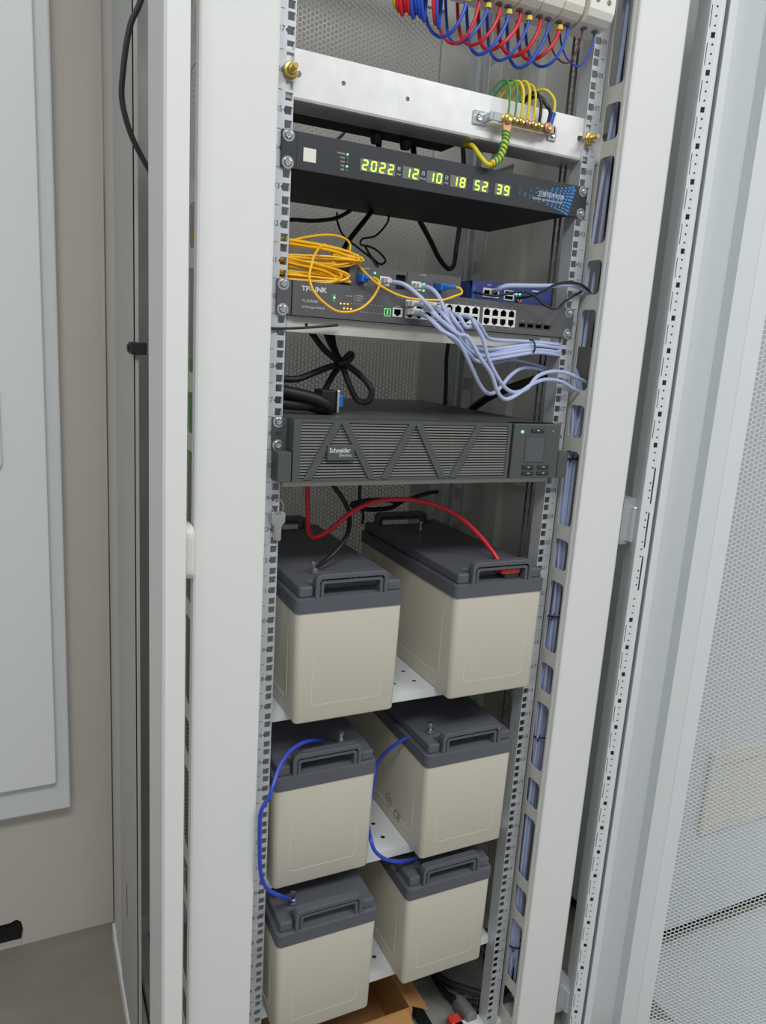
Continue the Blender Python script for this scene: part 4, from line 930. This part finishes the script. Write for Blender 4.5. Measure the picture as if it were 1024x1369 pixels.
cable('tie_tail', [(-0.262, -0.004, 1.2920), (-0.235, -0.004, 1.2930), (-0.200, -0.006, 1.2965), (-0.155, -0.006, 1.3030)], 0.0017, 'black', 'black tie tail sticking out from the left rail below the switch', 'cable tie')
vg = thing('monitor_cable', 'coiled black monitor cable with blue plug on the power unit', 'cable', (-0.17, 0.06, 1.1785))
z = 1.1785
part('cable', MB().tube([(-0.290, 0.08, z + 0.035), (-0.24, 0.05, z + 0.034), (-0.205, 0.045, z + 0.030), (-0.165, 0.04, z + 0.022), (-0.140, 0.045, z + 0.010), (-0.150, 0.055, z + 0.008), (-0.190, 0.07, z + 0.013), (-0.23, 0.085, z + 0.02), (-0.27, 0.09, z + 0.022)], 0.0085, 10, 5)
     .tube([(-0.27, 0.06, z + 0.018), (-0.22, 0.055, z + 0.014), (-0.175, 0.05, z + 0.012), (-0.150, 0.06, z + 0.014)], 0.0085, 10, 5), M['black'], vg, smooth=True)
part('plug_shell', MB().prism(rrect(-0.150, -0.127, z + 0.001, z + 0.034, 0.003), 0.055, 0.090, lambda p, q, r: (p, r, q)), M['black'], vg, bevel=0.002)
part('plug_face', MB().box(-0.127, -0.123, 0.052, 0.088, z + 0.001, z + 0.034), M['chrome'], vg, bevel=0.001)
part('plug_insert', MB().box(-0.123, -0.115, 0.056, 0.084, z + 0.009, z + 0.028), M['fblue'], vg, bevel=0.002)
cable('left_cable', PATHS['left_black'], 0.0036, 'black', 'thick black cable bowing outside the left side of the cabinet')

# ================================================================ batteries
def battery_proto():
    t = thing('battery', 'x', 'battery', (0, 0, 0), 'backup batteries')
    w, L, hb = 0.0835, 0.365, 0.170
    part('case', MB().prism(rrect(-w, w, 0, hb, 0.004), 0.0, L, lambda p, q, r: (p, r, q)), M['batt'], t)
    mb = MB()
    # tapered case body: rounded vertical corners
    def ring(hw, y0, y1, z, r): return [(p, q, z) for p, q in rrect(-hw, hw, y0, y1, r, 4)]
    def loft(rings):
        m_ = MB(); n = len(rings[0])
        vs = [v for r_ in rings for v in r_]; fs = []
        for i in range(len(rings) - 1):
            for k in range(n): fs.append((i * n + k, i * n + (k + 1) % n, (i + 1) * n + (k + 1) % n, (i + 1) * n + k))
        fs.append(tuple(range(n))[::-1]); fs.append(tuple(range((len(rings) - 1) * n, len(rings) * n)))
        return m_.add(vs, fs)
    bpy.data.objects.remove(t.children[0])
    part('case', loft([ring(w - 0.0045, 0.0030, L - 0.003, 0.0, 0.006), ring(w - 0.0025, 0.001, L - 0.001, 0.003, 0.008), ring(w, 0.0, L, hb, 0.009)]), M['batt'], t, smooth=True)
    fp_ = MB()
    # raised rectangular border line on the front
    fp_.plate(rrect(-0.0560, 0.0560, 0.026, 0.150, 0.006), [rrect(-0.0550, 0.0550, 0.0270, 0.1490, 0.0055)], 0.0012, lambda p, q, r: (p, -0.00012 + r + (hb - q) * 0.006, q))
    part('front_panel_line', fp_, M['batt'], t)
    for s in (-1, 1):
        part('side_panel_line', MB().plate(rrect(0.035, L - 0.035, 0.026, 0.150, 0.008), [rrect(0.0365, L - 0.0365, 0.0275, 0.1485, 0.007)], 0.0012, (lambda p, q, r, s=s: (s * (w + 0.0001 - r - (hb - q) * 0.010), p, q))), M['batt'], t)
    zl = hb + 0.0002
    lid = part('lid', loft([ring(w + 0.0015, -0.0015, L + 0.0015, zl, 0.009), ring(w + 0.0015, -0.0015, L + 0.0015, zl + 0.020, 0.009), ring(w - 0.0015, 0.0015, L - 0.0015, zl + 0.0215, 0.008)]), M['lid'], t, smooth=True)
    z1 = zl + 0.0215
    # raised deck with a notch for each handle
    n0 = 0.058
    deck = [(-w + 0.004, 0.004), (-n0, 0.004), (-n0, 0.030), (n0, 0.030), (n0, 0.004), (w - 0.004, 0.004), (w - 0.004, L - 0.004), (n0, L - 0.004), (n0, L - 0.030), (-n0, L - 0.030), (-n0, L - 0.004), (-w + 0.004, L - 0.004)]
    part('lid_deck', MB().prism(deck, z1, z1 + 0.0165, lambda p, q, r: (p, q, r)), M['lid'], t, bevel=0.003)
    for y, s in ((0.0, 1), (L, -1)):
        hy0, hy1 = sorted((y - s * 0.0012, y + s * 0.0140))
        out = rrect(-0.0565, 0.0565, z1 - 0.006, z1 + 0.034, 0.009); inn = rrect(-0.0440, 0.0440, z1 - 0.012, z1 + 0.0235, 0.005)
        hp = [(-0.0565, z1 - 0.006)] + [(-0.0565, z1 + 0.026), (-0.0540, z1 + 0.0318), (-0.0480, z1 + 0.034), (0.0480, z1 + 0.034), (0.0540, z1 + 0.0318), (0.0565, z1 + 0.026), (0.0565, z1 - 0.006)] + \
             [(0.0505, z1 - 0.006), (0.0505, z1 + 0.022), (0.0470, z1 + 0.0265), (-0.0470, z1 + 0.0265), (-0.0505, z1 + 0.022), (-0.0505, z1 - 0.006)]
        hd_ = part('handle', MB().prism(hp, hy0, hy1, lambda p, q, r: (p, r, q)), M['lid'], t, bevel=0.0012)
        hp2 = [(-0.0480, z1 - 0.006), (-0.0480, z1 + 0.0215), (-0.0455, z1 + 0.0240), (0.0455, z1 + 0.0240), (0.0480, z1 + 0.0215), (0.0480, z1 - 0.006),
               (0.0440, z1 - 0.006), (0.0440, z1 + 0.0180), (0.0425, z1 + 0.0200), (-0.0425, z1 + 0.0200), (-0.0440, z1 + 0.0180), (-0.0440, z1 - 0.006)]
        part('inner_grip', MB().prism(hp2, *sorted((y + s * 0.0002, y + s * 0.0135)), lambda p, q, r: (p, r, q)).box(-0.004, -0.003, hy0 + 0.001, hy1 - 0.001, z1 + 0.0235, z1 + 0.027).box(0.003, 0.004, hy0 + 0.001, hy1 - 0.001, z1 + 0.0235, z1 + 0.027)
             .box(-0.0510, -0.0475, hy0 + 0.004, hy1 - 0.002, z1 - 0.004, z1 + 0.020).box(0.0475, 0.0510, hy0 + 0.004, hy1 - 0.002, z1 - 0.004, z1 + 0.020), M['lid'], hd_)
    return t
proto = battery_proto()
BP = [(0.1370, -0.030, 0, 'beige battery with red cap, topmost shelf on the right', 0), (-0.1220, -0.030, 0, 'beige battery on the topmost shelf beside the keys', 0), (0.1125, -0.026, 1, 'beige battery with a maroon mark on its side, middle shelf', 0.0),
      (-0.1365, -0.008, 1, 'beige battery on the middle shelf beside the left rail', 0), (0.0985, -0.024, 2, 'beige battery on the lowest shelf next to the right rail', 0), (-0.1345, -0.042, 2, 'beige battery on the lowest shelf above the cardboard box', 0)]
bats = []
for i, (x, y, s_, lb, rz) in enumerate(BP):
    o = proto if i == 0 else copy_tree(proto)
    o.location = (x, y, BZ[s_] + 0.0003); o.rotation_euler.z = rz; o['label'] = lb
    bats.append(o)
TERM = [[(-0.005, 0.268)], [(-0.035, 0.062)], [(-0.058, 0.040)], [(0.038, 0.042)], [(-0.048, 0.040)], [(-0.047, 0.040)]]
for o, ts in zip(bats, TERM):
    ORG[o.name] = (0, 0, 0)
    for x, y in ts:
        tz = 0.2083
        tp = part('terminal', MB().cyl((x, y, tz), 0.0075, 0.003, 'z', 14), M['lid'], o)
        part('terminal_bolt', MB().lathe([(0, 0), (0.0055, 0), (0.0055, 0.004), (0.0032, 0.004), (0.0032, 0.012), (0.0048, 0.012), (0.0048, 0.016), (0, 0.017)], (x, y, tz + 0.003), 'z', 8), M['chrome'], tp)
# marks that only single batteries carry
ORG[bats[0].name] = (0, 0, 0)
part('terminal_cap', MB().prism(rrect(0.004, 0.040, 0.2005, 0.2085, 0.003), 0.008, 0.028, lambda p, q, r: (p, r, q)), M['redplas'], bats[0], bevel=0.0015)
part('terminal_clamp', MB().box(0.012, 0.040, 0.010, 0.027, 0.1918, 0.2005), M['upsdark'], bats[0], bevel=0.001)
ORG[bats[2].name] = (0, 0, 0)
tm = MB()
sidefn = lambda a, b: (-0.0835 + 0.0006 + (0.170 - (b + 0.03)) * 0.0 + 0.0022 * (1 - (b + 0.03) / 0.17) - 0.0012, 0.112 - a, b + 0.03)
text_mb('CE', 0.020, 0, 0, 0, mb=tm, fn=lambda a, b: (-0.0842, 0.098 - a, 0.030 + b), sx=1)
text_mb('UL', 0.011, 0, 0, 0, 'CENTER', mb=tm, fn=lambda a, b: (-0.0842, 0.120 - a, 0.040 + b))
for k in range(20):
    a0, a1 = 2 * math.pi * k / 20, 2 * math.pi * (k + 1) / 20
    tm.add([(-0.0842, 0.120 + r * math.cos(a), 0.040 + r * math.sin(a)) for r, a in ((0.0105, a0), (0.0118, a0), (0.0118, a1), (0.0105, a1))], [(0, 1, 2, 3)])
part('side_marks', tm, M['print_r'], bats[2])

# battery leads
rt = thing('battery_lead', 'red battery lead arching between the two topmost batteries', 'cable', PATHS['red'][0])
part('lead', MB().tube(PATHS['red'], 0.0038, 10, 5), M['red'], rt, smooth=True)
cable('battery_lead', PATHS['black1'] , 0.0038, 'black', 'black battery lead curving down to the top left battery')
cable('thin_lead', PATHS['black2'], 0.0028, 'black', 'short black lead below the power unit shelf')
cable('jumper_lead', PATHS['blueL'], 0.0030, 'jblue', 'blue jumper lead hanging in front of the left rail')
cable('jumper_lead', PATHS['blueM1'][:-1] + [(-0.022, 0.060, 0.545), (-0.036, 0.045, 0.50)] + PATHS['blueM2'], 0.0032, 'jblue', 'blue jumper lead between the middle and lowest right-hand batteries')

# coiled navy lead behind the top right battery
P_ = []
for i in range(3 * 10):
    a = 2 * math.pi * i / 10
    P_.append((0.100 + (0.046 + 0.003 * (i // 10)) * math.cos(a), 0.368 + 0.004 * (i // 10), 0.968 + 0.010 * math.sin(a)))
cable('coiled_lead', P_ + [(0.17, 0.376, 0.975), (0.215, 0.36, 0.992), (0.232, 0.34, 0.998)], 0.0042, 'navy', 'coiled navy lead behind the top right battery', 'cable')

# ================================================================ keys
ky = thing('key_bunch', 'two steel keys on a ring hanging on the left rail', 'keys', (-0.230, -0.004, 1.005))
part('key_ring', MB().tube([(-0.2305 + 0.0085 * math.cos(a), -0.0035 - 0.002 * (1 - math.sin(a)), 1.0560 + 0.0095 * math.sin(a)) for a in [2 * math.pi * q / 18 for q in range(18)]], 0.0007, 6, 1, closed=True), M['chrome'], ky, smooth=True)
def key(dx, y0, y1):
    return MB().plate([(-0.0085 + dx, 1.0480), (0.0085 + dx, 1.0480), (0.0100 + dx, 1.0455), (0.0100 + dx, 1.0335), (0.0050 + dx, 1.0275), (0.0050 + dx, 1.0085), (0.0025 + dx, 1.0070), (-0.0035 + dx, 1.0085), (-0.0035 + dx, 1.0275), (-0.0085 + dx, 1.0335), (-0.0100 + dx, 1.0455)],
                      [rect(-0.0035 + dx, 0.0035 + dx, 1.0440, 1.0465)], y1 - y0, lambda p, q, r: (p - 0.2300, y0 + r, q))
part('key', key(0.0005, -0.0070, -0.0052), M['chrome'], ky, bevel=0.0004)
part('key', key(-0.0015, -0.0048, -0.0034), M['chrome'], ky, bevel=0.0004)

# ================================================================ bottom of the cabinet
bx = thing('cardboard_box', 'open brown cardboard box on the cabinet floor', 'box', (-0.04, 0.14, -0.0118))
z = -0.0118
part('box_wall', MB().box(-0.160, 0.070, 0.020, 0.024, z, 0.095).box(-0.160, 0.070, 0.256, 0.260, z, 0.095).box(-0.160, -0.156, 0.024, 0.256, z, 0.095).box(0.066, 0.070, 0.024, 0.256, z, 0.095), M['card'], bx)
part('box_bottom', MB().box(-0.156, 0.066, 0.024, 0.256, z, z + 0.003), M['card'], bx)
part('flap', MB().prism([(0.020, 0.095), (-0.030, 0.080), (-0.0295, 0.077), (0.0235, 0.092)], -0.150, 0.060, lambda p, q, r: (r, p, q)), M['card'], bx)
part('flap', MB().prism([(0.070, 0.095), (0.110, 0.070), (0.109, 0.067), (0.0675, 0.092)], 0.030, 0.250, lambda p, q, r: (p, r, q)), M['card'], bx)
part('flap', MB().prism([(0.256, 0.095), (0.275, 0.165), (0.278, 0.164), (0.260, 0.095)], -0.150, 0.060, lambda p, q, r: (r, p, q)), M['card'], bx)
bl = thing('cable_heap', 'heap of black cables on the cabinet floor by the right rail', 'cables', (0.24, 0.1, -0.0118))
rnd = random.Random(11)
for k in range(5):
    P_ = []
    for i in range(14):
        a = 2 * math.pi * i / 14 + k
        P_.append((0.262 + (0.062 + 0.006 * k) * math.cos(a) + rnd.uniform(-.006, .006), 0.125 + (0.080 + 0.006 * k) * math.sin(a) + rnd.uniform(-.008, .008), -0.006 + 0.011 * k + rnd.uniform(0, .004) + 0.010 * (1 + math.sin(a + k))))
    part('cable_turn', MB().tube(P_, 0.0050, 8, 4, closed=True), M['black'], bl, smooth=True)
part('plug', MB().prism(rrect(0.168, 0.194, -0.010, 0.012, 0.005), 0.016, 0.050, lambda p, q, r: (p, r, q)), M['redplas'], bl, bevel=0.003)
part('plug', MB().prism(rrect(0.196, 0.220, -0.008, 0.030, 0.010), 0.020, 0.075, lambda p, q, r: (p, r, q)), M['grey'], bl, bevel=0.004)
solo('metal_rod', MB().box(0.118, 0.140, 0.02, 0.34, -0.0118, -0.002), M['black'], 'black strip lying on the cabinet floor beside the box', 'strip')

# ================================================================ things seen through the left duct
solo('green_card', MB().box(-0.330, -0.318, 0.020, 0.10, 1.105, 1.245), M['green'], 'green card glimpsed through the slots of the left duct', 'card')
solo('door_catch', MB().prism(rrect(-0.0625, -0.018, 0.976, 1.046, 0.014), -0.3665, -0.3545, lambda p, q, r: (r, p, q)), M['white'], 'rounded white door catch beside the left duct', 'door catch', bevel=0.003)
